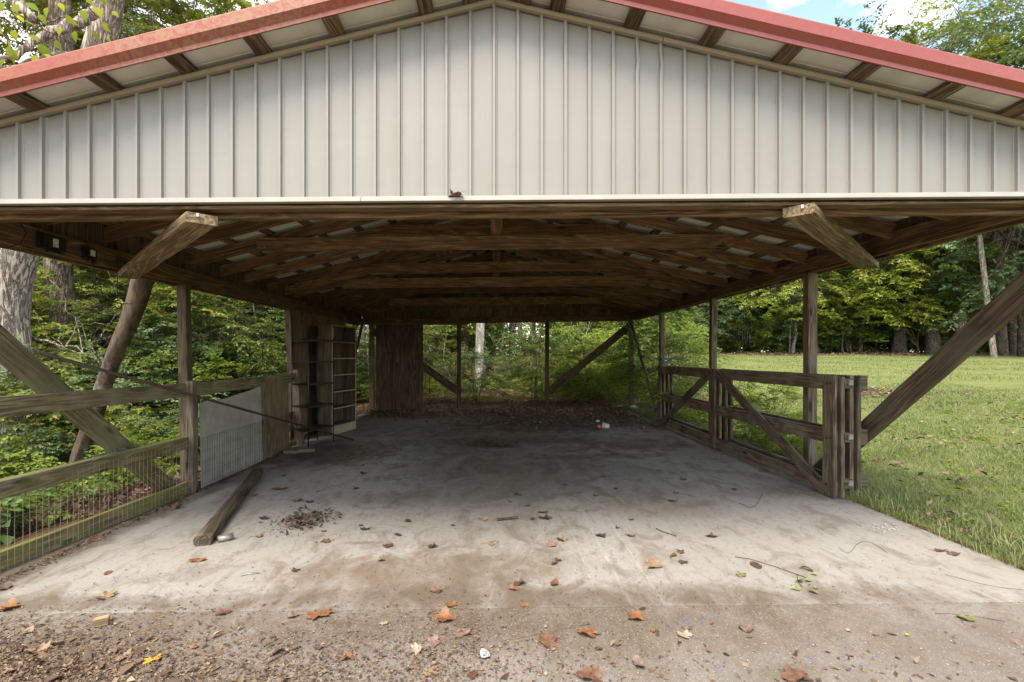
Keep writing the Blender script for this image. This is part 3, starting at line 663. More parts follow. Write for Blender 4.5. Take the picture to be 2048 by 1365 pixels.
# long braces (boards)
def brace(p, q, w=0.14, t=0.04, mat=W_POST, up=None, parent=cp, name='brace'):
    return board(name, p, q, w, t, mat, parent, up or (0, 0, 1))
brace((-3.68, 2.9, 2.27), (-3.68, 5.75, -0.10), 0.2, 0.05, W_RAIL)
brace((3.88, 2.96, 2.56), (3.84, 6.05, 0.02), 0.19, 0.06, W_POSTD)
brace((-3.68, 13.85, 2.35), (-3.68, 11.9, 0.1), 0.12, 0.04, W_PLYD)
brace((3.74, 13.75, 2.45), (3.74, 11.6, 0.25), 0.15, 0.04, W_POST)
brace((3.72, YB-0.08, 2.33), (1.50, YB-0.08, 0.52), 0.20, 0.04, W_SILHOUETTE)
brace((-3.35, YB-0.08, 2.2), (-1.02, YB-0.08, 0.52), 0.21, 0.04, W_SILHOUETTE)
# pale knee braces lying flat under the header
for (a, b_) in (((-1.76, 3.0, 2.325), (-3.72, 5.06, 2.315)), ((1.82, 3.0, 2.375), (3.98, 5.32, 2.46))):
    kb = board('knee_brace', a, b_, 0.06, 0.17, W_FRESH, cp, bev=0.005)
    kb['label'] = 'pale newer timber knee brace'
    sg = -1 if a[0] < 0 else 1
    box('price_tag', (a[0]+sg*(-0.01)+0.03*sg, a[1]-0.012, a[2]+0.016), (0.03, 0.012, 0.022), M_WHITE, kb, 0.001, Matrix.Rotation(R(sg*43), 4, 'Z'))
# back end: beam, plywood gable, stained plywood sheet
board('end_beam', (-3.75, YB, 2.45), (3.8, YB, 2.56), 0.17, 0.09, W_BEAM, cp)
board('end_beam', (-3.5, YB-0.09, 2.39), (-0.75, YB-0.09, 2.385), 0.05, 0.09, W_PLY, cp)
def poly_panel(name, pts, y, th, mat, label=None):
    bm = bmesh.new(); x0, z0 = pts[0]
    f = [bm.verts.new((x-x0, 0, z-z0)) for x, z in pts]; r = [bm.verts.new((x-x0, th, z-z0)) for x, z in pts]
    bm.faces.new(f); bm.faces.new(r[::-1]); n = len(pts)
    for i in range(n): bm.faces.new((f[i], r[i], r[(i+1) % n], f[(i+1) % n]))
    bmesh.ops.recalc_face_normals(bm, faces=bm.faces)
    o = obj(name, bm_mesh(name, bm), Matrix.Translation((x0, y, z0)), cp, mat)
    if label: o['label'] = label
    return o
edges = [-3.7, -2.42, -1.2, 0.02, 1.24, 2.46, 3.8]
for a, b_ in zip(edges[:-1], edges[1:]):
    a += 0.004; b_ -= 0.004
    pts = [(a, 2.53), (b_, 2.53), (b_, zr(b_)+0.035), (a, zr(a)+0.035)]
    poly_panel('gable_plywood', pts, YB+0.06, 0.012, W_PLYV)
for x in (0.02, -1.2, 1.24, 2.46, -2.42): board('gable_stud', (x, YB+0.03, 2.54), (x, YB+0.03, zr(x)-0.15), 0.085, 0.036, W_ROOF, cp, up=(1, 0, 0))
poly_panel('back_sheet', [(-3.28, 0.03), (-1.98, 0.03), (-1.98, 2.36), (-3.28, 2.36)], YB-0.14, 0.014, W_PLYD, 'dark stained plywood sheet closing the left of the back end')
# left wall plywood beyond the second post
for (ya, yb) in ((9.08, 10.3), (10.304, 11.52), (11.524, 12.25)):
    box('wall_sheet', (-3.66, (ya+yb)/2, 1.18), (0.014, yb-ya, 2.33), W_PLYV, cp, 0.001)
for y in (10.3, 11.52): board('wall_stud', (-3.69, y, 0.0), (-3.69, y, 2.35), 0.085, 0.038, W_BEAM, cp, up=(0, 1, 0))

# ------------------------------------------------------------------ fence on the left side
fe = empty('rail_fence', (-3.5, 3.0, 0), 'weathered timber rail fence with wire mesh along the left edge of the floor', 'fence')
board('rail', (-3.57, 2.6, 1.14), (-3.47, 5.62, 1.12), 0.15, 0.04, W_RAIL, fe)
board('rail', (-3.45, 5.62, 1.115), (-3.50, 8.72, 1.13), 0.15, 0.04, W_RAIL, fe)
board('rail', (-3.56, 2.6, 0.56), (-3.46, 5.60, 0.53), 0.13, 0.085, W_RAIL, fe)
board('rail', (-3.48, 5.70, 0.50), (-3.52, 8.72, 0.48), 0.13, 0.04, W_RAIL, fe)
board('rail', (-3.60, 2.6, 0.025), (-3.44, 5.62, 0.025), 0.145, 0.045, W_MOSS, fe)['label'] = 'bright mossy bottom board'
board('rail', (-3.47, 5.68, -0.02), (-3.50, 8.72, -0.02), 0.13, 0.045, W_RAIL, fe)
board('post', (-3.41, 5.62, -0.05), (-3.41, 5.62, 1.22), 0.10, 0.09, W_POST, fe, up=(1, 0, 0), bev=0.006)
board('post', (-3.49, 5.72, -0.05), (-3.49, 5.72, 1.2), 0.05, 0.09, W_POST, fe, up=(1, 0, 0), bev=0.006)
board('post', (-3.42, 8.75, -0.05), (-3.50, 8.75, 1.26), 0.13, 0.10, W_POST, fe, up=(1, 0, 0), bev=0.006)
def mesh_panel(name, p0, p1, z0, z1, sp, rows, mat, r=0.0016, sag=0.012):
    V = []; Fc = []; p0 = Vector(p0); p1 = Vector(p1); Ln = (p1-p0).length; n = int(Ln/sp)
    for i in range(n+1):
        p = p0.lerp(p1, i/n); j = random.uniform(-1, 1)*sag*0.5
        tube_np([(p.x+j, p.y, z0), (p.x+j*0.2+0.004*math.sin(i), p.y+j*0.6, (z0+z1)/2), (p.x, p.y, z1)], r, 4, V, Fc)
    for z in rows:
        pts = [p0.lerp(p1, t/10)+Vector((0.004, 0, z+0.008*math.sin(t*1.7+z*9))) for t in range(11)]
        tube_np(pts, r*0.9, 4, V, Fc)
    o = obj(name, pymesh(name, [Vector(v)-p0 for v in V], Fc, mat), Matrix.Translation(p0), fe); o['kind'] = 'stuff'; return o
mesh_panel('wire_mesh', (-3.53, 2.7, 0), (-3.40, 5.56, 0), -0.03, 0.56, 0.052, (0.05, 0.16, 0.33, 0.50), M_WIRE, 0.0015)
mesh_panel('wire_mesh', (-3.36, 5.74, 0), (-3.38, 8.72, 0), -0.03, 0.56, 0.052, (0.02, 0.15, 0.28, 0.41, 0.56), M_WIRE2)
tube('tie_wire', [(-3.50, 3.40, 0.585), (-3.49, 3.7, 0.47), (-3.48, 3.95, 0.475), (-3.46, 4.3, 0.60), (-3.44, 4.62, 0.645), (-3.42, 4.75, 0.60), (-3.415, 4.62, 0.555)], 0.0028, M_GALV, fe, 5)

# boards leaning inside the fence
def outline_board(name, pts, th, M, mat, label, cat):
    bm = bmesh.new(); f = [bm.verts.new((x, 0, z)) for x, z in pts]; r = [bm.verts.new((x, th, z)) for x, z in pts]; n = len(pts)
    bm.faces.new(f); bm.faces.new(r[::-1])
    for i in range(n): bm.faces.new((f[i], r[i], r[(i+1) % n], f[(i+1) % n]))
    bmesh.ops.recalc_face_normals(bm, faces=bm.faces)
    return setp(obj(name, bm_mesh(name, bm), M, None, mat), label, cat)
Mg = Matrix.Translation((-3.40, 5.80, -0.03)) @ Matrix.Rotation(R(90), 4, 'Z') @ Matrix.Rotation(R(-1.2), 4, 'X')
outline_board('cement_board', [(0, 0), (1.52, 0.0), (1.50, 1.09), (1.2, 1.05), (0.6, 0.99), (0, 0.985)], 0.012, Mg, M_CEM, 'pale grey board with sloping top leaning against the left fence behind wire mesh', 'board')
Mg = Matrix.Translation((-3.41, 7.22, -0.03)) @ Matrix.Rotation(R(91), 4, 'Z') @ Matrix.Rotation(R(-1.8), 4, 'X')
outline_board('rounded_board', [(0, 0), (1.12, 0), (1.13, 0.95), (1.08, 1.06), (0.95, 1.13), (0.75, 1.19), (0.45, 1.2), (0.2, 1.12), (0.05, 0.98), (0, 0.85)], 0.016, Mg, W_TAN, 'brown wooden board with rounded top corners leaning against the left fence', 'board')
bt = empty('plastic_tub', (-3.75, 8.6, -0.05), 'dark blue plastic tub glimpsed behind the fence before the second roof post', 'tub')
tube('tub_body', [(-3.75, 8.6, -0.05), (-3.75, 8.6, 0.25), (-3.75, 8.6, 0.45)], [0.15, 0.17, 0.18], M_NAVY, bt, 20)
tube('tub_rim', [(-3.75, 8.6, 0.45), (-3.75, 8.6, 0.475)], [0.195, 0.195], M_NAVY, bt, 20)
tube('tub_band', [(-3.75, 8.6, 0.30), (-3.75, 8.6, 0.312)], [0.178, 0.178], M_WHITE, bt, 20)

# long rusty bar leaning from the brace to the floor
bar = tube('steel_bar', [(-3.39, 3.7, 1.53), (-2.53, 8.93, 0.0)], 0.016, M_RUST, None, 6)
setp(bar, 'long thin rusty bar slanting from the left brace down to the floor', 'bar')

# landscape timber lying on the floor
def log_timber():
    p0 = F(405, 1092); p1 = F(515, 950)
    Ln = (p1-p0).length; V = []; Fc = []; n = 18; m_ = 24
    for i in range(m_+1):
        for k in range(n):
            t = 2*math.pi*k/n
            y = 0.066*math.copysign(abs(math.cos(t))**0.8, math.cos(t)); z = 0.043*math.copysign(abs(math.sin(t))**0.55, math.sin(t))
            q = 1+0.05*mnoise.noise(Vector((i*0.5, math.cos(t)*2, math.sin(t)*2)))
            if 0.45 < i/m_ < 0.75 and z > 0.02: q *= 1-0.12*abs(mnoise.noise(Vector((i*0.9, y*30, 2))))
            V.append((Ln*i/m_, y*q, z*q))
    for i in range(m_):
        for k in range(n):
            k2 = (k+1) % n; Fc.append((i*n+k, i*n+k2, (i+1)*n+k2, (i+1)*n+k))
    Fc.append(tuple(range(n))[::-1]); Fc.append(tuple(m_*n+k for k in range(n)))
    me = pymesh('landscape_timber', V, Fc, W_LOG); me.polygons[-1].use_smooth = False; me.polygons[-2].use_smooth = False
    up = Vector((0, 0, 0.042))
    setp(obj('landscape_timber', me, frame(p0+up, p1+up)), 'weathered round-edged landscape timber lying on the concrete floor by the left fence', 'timber')
log_timber()

# ------------------------------------------------------------------ gate (two leaves folded back together)
def gate_leaf(x, y0, y1, label, diag=True):
    g = empty('gate', (x, y0, 0.05), label, 'gate', 'folded timber gate leaves')
    zb0, zt0 = 0.055, 1.30
    def B(n, p, q, w_, t_=0.038, dx=0.0, up=(0, 0, 1), lab=None):
        return board(n, (x+dx, p[0], p[1]), (x+dx, q[0], q[1]), w_, t_, W_GATE, g, up, 0.004)
    r1 = B('rail', (y0+0.05, zt0-0.075), (y1-0.05, zt0-0.085), 0.15)
    r2 = B('rail', (y0+0.05, 0.66), (y1-0.05, 0.64), 0.145)
    r3 = B('rail', (y0+0.05, 0.135), (y1-0.05, 0.145), 0.15)
    ym = 7.92
    for yc in (y0+0.06, ym, y1-0.06):
        for dx in (-0.0395, 0.0395):
            B('stile', (yc+(0.03 if yc < y0+0.1 else 0), zb0), (yc+(0.03 if yc < y0+0.1 else 0), zt0 if dx < 0 else zt0-0.012), 0.18 if yc < y0+0.1 else 0.14, 0.038, dx, (0, 1, 0))
    if diag: B('diagonal', (y0+0.16, 0.10), (ym-0.10, zt0-0.06), 0.14, 0.036, -0.041)
    if diag: B('diagonal', (y1-0.16, 0.10), (ym+0.10, zt0-0.06), 0.14, 0.036, -0.041)
    for (yy_, zz) in ((y0+0.04, 1.22), (y0+0.1, 1.22), (y0+0.04, 0.66), (y0+0.1, 0.65), (y0+0.04, 0.16), (y0+0.11, 0.17), (y0+0.2, 0.2), (ym, 1.22), (ym-0.08, 1.24), (ym+0.08, 1.24)):
        box('bolt_head', (x-0.066, yy_, zz), (0.018, 0.022, 0.022), M_RUST, g, 0.004)
    return g
g1 = gate_leaf(3.50, 5.08, 10.55, 'front leaf of the folded timber gate standing nearest the middle of the floor')
g2 = gate_leaf(3.68, 5.10, 10.60, 'rear leaf of the folded timber gate standing just inside the roof posts', False)
for z in (1.22, 0.67, 0.20):
    hb = box('hinge_block', (3.59, 5.12, z), (0.09, 0.09, 0.10), W_GATE, g1, 0.004)
    box('hinge_plate', (3.605, 5.065, z+0.01), (0.05, 0.012, 0.055), M_GALV, hb, 0.003)
    box('hinge_block', (3.775, 5.16, z), (0.08, 0.09, 0.16), W_GATE, g2, 0.004)
ht = empty('black_bracket', (3.55, 10.7, 1.3), 'black plastic bracket sticking up beyond the far end of the gate', 'bracket')
board('arm', (3.62, 10.9, 1.42), (4.2, 11.2, 1.47), 0.05, 0.05, M_BLACK, ht)
board('clamp', (3.64, 10.9, 1.31), (3.9, 11.05, 1.40), 0.06, 0.05, M_BLACK, ht)
board('clamp', (3.55, 10.7, 1.28), (3.68, 10.9, 1.34), 0.06, 0.05, M_BLACK, ht)

# ------------------------------------------------------------------ bookcase and wire rack
bc = empty('bookcase', (-3.3, 10.0, -0.03), 'tall cream open bookcase with six shelves against the left plywood wall', 'bookcase')
bx = Matrix.Translation((-3.135, 9.62, -0.035)) @ Matrix.Rotation(R(78), 4, 'Z')   # local x along the front, y to the back
def bpart(n, c, s, par=bc, mat=W_SHELF):
    bm = bmesh.new(); bmesh.ops.create_cube(bm, size=1.0)
    for v in bm.verts: v.co = Vector((v.co.x*s[0], v.co.y*s[1], v.co.z*s[2]))
    bmesh.ops.bevel(bm, geom=list(bm.edges), offset=0.0015, segments=1, affect='EDGES')
    return obj(n, bm_mesh(n, bm), bx @ Matrix.Translation(c), par, mat)
Wd, Dp, Ht = 0.96, 0.30, 2.14
for xx in (0.009, Wd-0.009):
    sp_o = bpart('side_panel', (xx, Dp/2+0.003, Ht/2), (0.018, Dp-0.006, Ht), bc, W_STAIN_SHADE); bpart('edge_strip', (xx, 0.002, Ht/2), (0.022, 0.008, Ht), sp_o)
bpart('top_panel', (Wd/2, Dp/2, Ht-0.009+0.002), (Wd-0.04, Dp-0.004, 0.018)); bpart('back_panel', (Wd/2, Dp-0.004, Ht/2), (Wd-0.038, 0.006, Ht-0.04), bc, W_STAIN_SHADE)
bpart('kick_board', (Wd/2, 0.012, 0.085), (Wd-0.038, 0.018, 0.165)); bpart('top_rail', (Wd*0.3, 0.27, Ht-0.13), (Wd*0.5, 0.014, 0.20))
for k in range(6): bpart('shelf', (Wd/2, Dp/2-0.004, 0.185+k*0.325), (Wd-0.038, Dp-0.02, 0.016), bc, W_STAIN_SHADE)
for k in range(1, 6): bpart('shelf_edge', (Wd/2, 0.002, 0.185+k*0.325), (Wd-0.042, 0.010, 0.024))  # brighter cream strips paint in the light caught by the shelf fronts
rk = empty('wire_rack', (-3.2, 8.8, -0.03), 'black metal shelving rack standing in front of the cream bookcase', 'rack')
A_ = Vector((-3.12, 8.36, 0)); B_ = Vector((-2.90, 8.97, 0)); C_ = Vector((-3.48, 8.56, 0)); D_ = Vector((-3.26, 9.17, 0))
for p in (A_, B_, C_, D_): tube('upright', [p+Vector((0, 0, -0.03)), p+Vector((0, 0, 1.80))], 0.011, M_DARKM, rk, 8)
for z in (1.76, 1.40, 1.02, 0.64, 0.24):
    V = []; Fc = []
    for t in range(0, 9): tube_np([A_.lerp(C_, t/8)+Vector((0, 0, z)), B_.lerp(D_, t/8)+Vector((0, 0, z))], 0.004, 4, V, Fc)
    for (p, q) in ((A_, C_), (B_, D_), (A_.lerp(B_, 0.5), C_.lerp(D_, 0.5))): tube_np([p+Vector((0, 0, z-0.006)), q+Vector((0, 0, z-0.006))], 0.006, 4, V, Fc)
    sh = obj('rack_shelf', pymesh('rack_shelf', [Vector(v)-A_ for v in V], Fc, M_DARKM), Matrix.Translation(A_), rk)
    board('shelf_edge', A_+Vector((0.008, 0, z)), B_+Vector((0.008, 0, z)), 0.03, 0.006, M_DARKM, sh)
    if z < 1.7: board('shelf_sheet', A_.lerp(C_, 0.5)+Vector((0, 0, z+0.01)), B_.lerp(D_, 0.5)+Vector((0, 0, z+0.01)), 0.006, 0.36, M_DARKM, sh)
setp(tube('steel_rod', [(-3.30, 8.5, 1.79), (-2.83, 10.2, 1.79)], 0.014, M_DARKM, None, 6), 'dark rod lying along the top of the black rack', 'rod')
for i, (x, y, s, lab) in enumerate(((-3.05, 8.05, (0.30, 0.19, 0.05), 'pale concrete paver lying flat on the floor beside the left rear post'), (-3.24, 7.96, (0.2, 0.19, 0.048), 'second pale concrete paver half hidden against the fence foot'))):
    o = box('paver', (x, y, slabz(x)+0.027), s, M_BLOCK, None, 0.006, Matrix.Rotation(R(20-14*i), 4, 'Z')); setp(o, lab, 'paver')

# ------------------------------------------------------------------ lamps and cables on the left beam
def work_light(yc, wy, hz, label, zc=2.42):
    g = empty('flood_light', (-3.66, yc, zc), label, 'light')
    o = box('housing', (-3.655, yc, zc), (0.036, wy, hz), M_BLACK, g, 0.006)
    box('face_frame', (-3.63, yc, zc), (0.016, wy*0.92, hz*0.9), M_DARKM, g, 0.004)
    box('label_plate', (-3.618, yc-0.0, zc), (0.006, 0.05, hz*0.55), M_LABEL, g, 0.001)
    box('bracket', (-3.64, yc, zc-hz/2-0.012), (0.05, wy*0.4, 0.018), M_BLACK, g, 0.003)
    return g
work_light(4.12, 0.24, 0.125, 'larger black flood light box fixed to the left eave beam', 2.43)
g_ = work_light(4.50, 0.12, 0.10, 'smaller black flood light box with hanging cables on the left eave beam', 2.425)
for dx, zz in ((0.0, 2.06), (0.012, 2.10)):
    tube('cable', [(-3.63+dx, 4.50, 2.37), (-3.62+dx, 4.51, 2.28), (-3.63+dx, 4.50+dx*2, 2.20), (-3.61, 4.52, zz), (-3.60, 4.56, zz+0.05), (-3.60, 4.6, 2.03), (-3.58, 4.75, 2.0), (-3.56, 4.90, 2.01)], 0.0035, M_BLACK, g_, 5)
c1 = tube('hanging_cable', [(-3.64, 3.80, 2.56), (-3.60, 3.84, 2.45), (-3.60, 3.80, 2.36), (-3.64, 3.72, 2.30), (-3.66, 3.66, 2.30)], 0.004, M_BLACK, None, 5)
setp(c1, 'thin black cable looping down from the header at the left end', 'cable')
c2 = tube('hanging_cable', [(-3.64, 4.82, 2.45), (-3.64, 4.82, 2.2), (-3.64, 4.82, 2.05)], 0.0035, M_BLACK, None, 5)
setp(c2, 'thin black cable hanging straight down beside the left knee brace', 'cable')

# wind chime under the right eave
wc = empty('wind_chime', (3.80, 7.6, 2.49), 'dark wind chime hanging from the right eave beam by a twisted wire', 'wind chime')
wcx, wcy = 3.80, 7.6
tube('hanger', [(wcx, wcy, 2.49), (wcx+0.03, wcy, 2.44), (wcx-0.04, wcy, 2.40), (wcx+0.04, wcy, 2.34), (wcx-0.04, wcy, 2.28), (wcx+0.02, wcy, 2.22), (wcx, wcy, 2.19)], 0.0028, M_DARKM, wc, 5)
tube('top_bar', [(wcx-0.10, wcy, 2.15), (wcx-0.09, wcy, 2.185), (wcx+0.09, wcy, 2.185), (wcx+0.10, wcy, 2.15)], 0.004, M_DARKM, wc, 5)
for dx, z0, z1 in ((-0.105, 1.93, 1.73), (-0.045, 1.89, 1.63), (-0.008, 1.89, 1.64), (0.028, 1.89, 1.62), (0.062, 1.86, 1.64)):
    ch = tube('chime_tube', [(wcx+dx, wcy, z0), (wcx+dx, wcy, z1)], 0.011, M_DARKM, wc, 8)
    tube('string', [(wcx+dx, wcy, z0), (wcx+(-0.10 if dx < -0.03 else 0.09), wcy, 2.17)], 0.0015, M_DARKM, ch, 4)

# ------------------------------------------------------------------ vegetation
def nrm(a): return a/np.maximum(np.linalg.norm(a, axis=-1, keepdims=True), 1e-6)
def leaf_geo(base, d, nr, Ln, W, lv):
    """folded pointed leaves: (n,3) arrays -> verts (4n,3), tris (2n,3), attr (4n)"""
    d = nrm(d); side = nrm(np.cross(d, nr)); nr = nrm(np.cross(side, d))
    Ln = np.asarray(Ln)[..., None]*np.ones((len(base), 1)); W = np.asarray(W)[..., None]*np.ones((len(base), 1))
    m = base+d*Ln*0.42
    v = np.stack([base, m+side*W*0.5+nr*W*0.18, base+d*Ln-nr*Ln*0.12, m-side*W*0.5+nr*W*0.18], 1).reshape(-1, 3)
    i = np.arange(len(base))[:, None]*4
    f = np.stack([np.concatenate([i, i+1, i+2], 1), np.concatenate([i, i+2, i+3], 1)], 1).reshape(-1, 3)
    return v, f, np.repeat(lv, 4)
def spray_leaves(rg, S, D, slen, T, K, L, W=None, droop=0.25, upn=1.0, lvmean=None, tw=0.45, flat=0.25):
    """sprays starting at S along D: T side twigs each with K leaves"""
    n = len(S); D = nrm(D); slen = np.asarray(slen)*np.ones(n)
    up = np.array([0, 0, 1.0]); sd = nrm(np.cross(D, up)+rg.normal(0, 0.15, (n, 3)))
    t = (np.arange(T)+0.6)/T
    t = t[None, :]+rg.normal(0, 0.04, (n, T))
    tb = S[:, None, :]+D[:, None, :]*(t*slen[:, None])[..., None] - up*(t**2*slen[:, None]*droop)[..., None]
    sg = np.where(np.arange(T) % 2 == 0, 1.0, -1.0)[None, :, None]
    td = nrm(D[:, None, :]*0.75+sd[:, None, :]*sg*0.8+rg.normal(0, flat, (n, T, 3)))
    tl = slen[:, None]*tw*(1.15-0.6*t)
    k = (np.arange(K)+0.5)/K
    lb = tb[:, :, None, :]+td[:, :, None, :]*(k[None, None, :]*tl[..., None])[..., None] - up*(k**2)[None, None, :, None]*(tl*droop*0.6)[..., None, None]
    sd2 = nrm(np.cross(td, up)); sg2 = np.where(np.arange(K) % 2 == 0, 1.0, -1.0)[None, None, :, None]
    ld = td[:, :, None, :]*0.6+sd2[:, :, None, :]*sg2*0.8+rg.normal(0, 0.28, (n, T, K, 3))-up*droop*0.5
    ln = up*upn+rg.normal(0, 0.42, (n, T, K, 3))
    N_ = n*T*K
    ll = L*rg.uniform(0.6, 1.25, N_); ww = ll*(W if W else 0.55)
    lvs = (rg.uniform(0.15, 0.85, n) if lvmean is None else lvmean)[:, None, None]+rg.normal(0, 0.16, (n, T, K))
    lvs = np.clip(lvs, 0, 0.92).reshape(-1); odd = rg.random(N_) < 0.02; lvs[odd] = 1.0
    return leaf_geo(lb.reshape(-1, 3), ld.reshape(-1, 3), ln.reshape(-1, 3), ll, ww, lvs), (tb[:, -1], td[:, -1])
def crooked(p0, p1, n, wob, rg, r0, r1):
    p0 = np.array(p0, float); p1 = np.array(p1, float); ts = np.linspace(0, 1, n)
    off = np.cumsum(rg.normal(0, wob, (n, 3)), 0); off -= off[0]; off -= ts[:, None]*off[-1]
    return [Vector(p0+(p1-p0)*t+o) for t, o in zip(ts, off)], [r0+(r1-r0)*t for t in ts]
def make_tree(H, Rc, zc0, ntr, nlimb, nspray, T, K, leaf, mat_leaf, mat_bark, seed, r0=0.2, slen=0.9, lean=(0, 0), droop=0.25, W=None, shell=0.5, flatz=1.0, bases=1, tn=10):
    """returns (trunk mesh, crown mesh) of a tree with its base at the origin"""
    rg = np.random.default_rng(seed)
    V = []; Fc = []
    top = np.array([lean[0], lean[1], H*0.93])
    skel = []
    for b in range(bases):
        bo = np.array([0, 0, -0.3])+np.append(rg.normal(0, 0.12*(bases > 1), 2), 0)
        tp = top+np.append(rg.normal(0, Rc*0.45*(bases > 1), 2), rg.uniform(-0.3, 0)*H*(bases > 1))
        pth, rad = crooked(bo, tp, 12, H*0.008+0.02, rg, r0*rg.uniform(0.75, 1), r0*0.12)
        rad[0] *= 1.45; rad[1] *= 1.1
        tube_np(pth, rad, tn, V, Fc, disp=0.12, seed=seed); skel += [np.array(p) for p in pth if p.z > zc0*0.9]
    trunkpts = [p for p in skel]
    limbs = []
    for i in range(nlimb):
        s = trunkpts[rg.integers(0, max(1, int(len(trunkpts)*0.8)))]
        a = rg.uniform(0, 2*math.pi); rr = Rc*rg.uniform(0.5, 0.95)
        z1 = zc0+(H-zc0)*rg.uniform(0.2, 0.95); f = math.sqrt(max(0.15, 1-((z1-(zc0+H)/2)/((H-zc0)/2))**2))
        e = np.array([lean[0]*z1/H+math.cos(a)*rr*f, lean[1]*z1/H+math.sin(a)*rr*f, max(z1, s[2]+0.1*H*rg.random())])
        pth, rad = crooked(s, e, 7, 0.04*Rc, rg, r0*0.34, r0*0.06); tube_np(pth, rad, 6, V, Fc)
        limbs += [np.array(p) for p in pth[2:]]
    skel = np.array(trunkpts+limbs)
    # spray origins in the crown volume, clumped
    nc = max(6, nspray//9); 
    def pts(n):
        u = nrm(rg.normal(0, 1, (n, 3))); r = rg.uniform(shell, 1.0, n)**0.6
        c = np.array([lean[0]*0.7, lean[1]*0.7, (zc0+H)/2])
        return c+u*r[:, None]*np.array([Rc, Rc, (H-zc0)/2*flatz])
    cc = pts(nc); S = cc[rg.integers(0, nc, nspray)]+rg.normal(0, Rc*0.16+0.05, (nspray, 3))*np.array([1, 1, 0.6])
    S[:, 2] = np.maximum(S[:, 2], 0.06)
    d2 = ((S[:, None, :]-skel[None, :, :])**2).sum(-1); near = skel[d2.argmin(1)]
    D = nrm(S-near+np.array([0, 0, 0.05])); D[:, 2] = D[:, 2]*0.5+0.05; D = nrm(D)
    cm = rg.uniform(0.1, 0.85, nc)
    (lv, lf, la), _ = spray_leaves(rg, S, D, slen*rg.uniform(0.6, 1.2, nspray), T, K, leaf, W, droop)
    for i in range(nspray):
        e = S[i]+D[i]*slen*0.8-np.array([0, 0, 0.64*slen*droop]); p = near[i]
        m1 = (p+S[i])/2+rg.normal(0, 0.05, 3)
        tube_np([Vector(p), Vector(m1), Vector(S[i]), Vector(e)], [r0*0.07+0.004, r0*0.05+0.003, 0.004, 0.002], 3, V, Fc)
    tm = pymesh('trunk', V, Fc, mat_bark); cmn = np_mesh('crown', lv, lf, mat_leaf, {'lv': la})
    return tm, cmn
def relabel_mat(me, mat, name):
    m2 = me.copy(); m2.materials.clear(); m2.materials.append(mat); return m2
def plant_tree(proto, x, y, rz, s, label, cat='tree', group=None, name='forest_tree', z=None, sz=None, parts=('trunk', 'crown')):
    zz = gzf(x, y) if z is None else z
    e = empty(name, (x, y, zz), label, cat, group)
    M = Matrix.Translation((x, y, zz)) @ Matrix.Rotation(rz, 4, 'Z') @ Matrix.Diagonal((s, s, sz or s, 1))
    for n, me in zip(parts, proto): obj(n, me, M, e)
    return e
TALL = [make_tree(15, 3.6, 4.5, 1, 16, 330, 8, 9, 0.17, LF_MID, B_BROWN, 21, 0.22, 1.25),
        make_tree(17, 3.2, 5.5, 1, 15, 300, 8, 9, 0.17, LF_YEL, B_GREY, 22, 0.20, 1.3, lean=(1.2, 0)),
        make_tree(14, 4.0, 2.2, 1, 18, 360, 8, 9, 0.17, LF_DARK, B_DARK, 23, 0.24, 1.3, lean=(-0.6, 0.5))]
MIDT = [make_tree(6.5, 2.1, 1.2, 1, 12, 300, 8, 9, 0.105, LF_MID, B_BROWN, 31, 0.055, 0.75, lean=(0.4, 0.2)),
        make_tree(6.0, 2.0, 1.0, 1, 12, 280, 8, 9, 0.095, LF_YEL, B_BROWN, 32, 0.05, 0.7, lean=(-0.4, 0.2)),
        make_tree(5.0, 1.9, 0.6, 1, 14, 300, 8, 10, 0.075, LF_BLUE, B_DARK, 33, 0.045, 0.7)]
SHR = [make_tree(2.0, 1.0, 0.1, 1, 9, 150, 7, 8, 0.075, LF_MID, B_DARK, 41, 0.02, 0.5, bases=4, tn=5),
       make_tree(2.3, 1.1, 0.1, 1, 9, 170, 7, 9, 0.06, LF_BLUE, B_DARK, 42, 0.02, 0.5, bases=5, tn=5),
       make_tree(1.6, 0.9, 0.05, 1, 8, 130, 7, 8, 0.06, LF_YEL, B_BROWN, 43, 0.015, 0.45, bases=4, tn=5),
       make_tree(2.6, 1.0, 0.3, 1, 8, 120, 7, 8, 0.07, LF_RUST, B_BROWN, 44, 0.018, 0.5, bases=4, tn=5)]
CED = [make_tree(9, 2.4, 0.8, 1, 26, 420, 9, 12, 0.10, LF_BLUE, B_DARK, 51, 0.13, 0.85, W=0.16, droop=0.1),
       make_tree(10, 2.2, 2.0, 1, 24, 380, 9, 12, 0.11, LF_MID, B_GREY, 52, 0.12, 0.95, W=0.18, droop=0.15)]
def var(p, mat): return (p[0], relabel_mat(p[1], mat, 'crown'))
TALL += [var(TALL[0], LF_YEL), var(TALL[1], LF_MID), var(TALL[2], LF_BLUE)]
MIDT += [var(MIDT[0], LF_YEL), var(MIDT[1], LF_RUST), var(MIDT[2], LF_MID), var(MIDT[0], LF_BLUE)]
TALL += [var(TALL[2], LF_BRIGHT)]
MIDT += [var(MIDT[2], LF_BRIGHT), var(MIDT[1], LF_BRIGHT)]
SHR += [var(SHR[0], LF_BLUE), var(SHR[1], LF_MID), var(SHR[0], LF_BRIGHT)]
rr = random.Random(5)
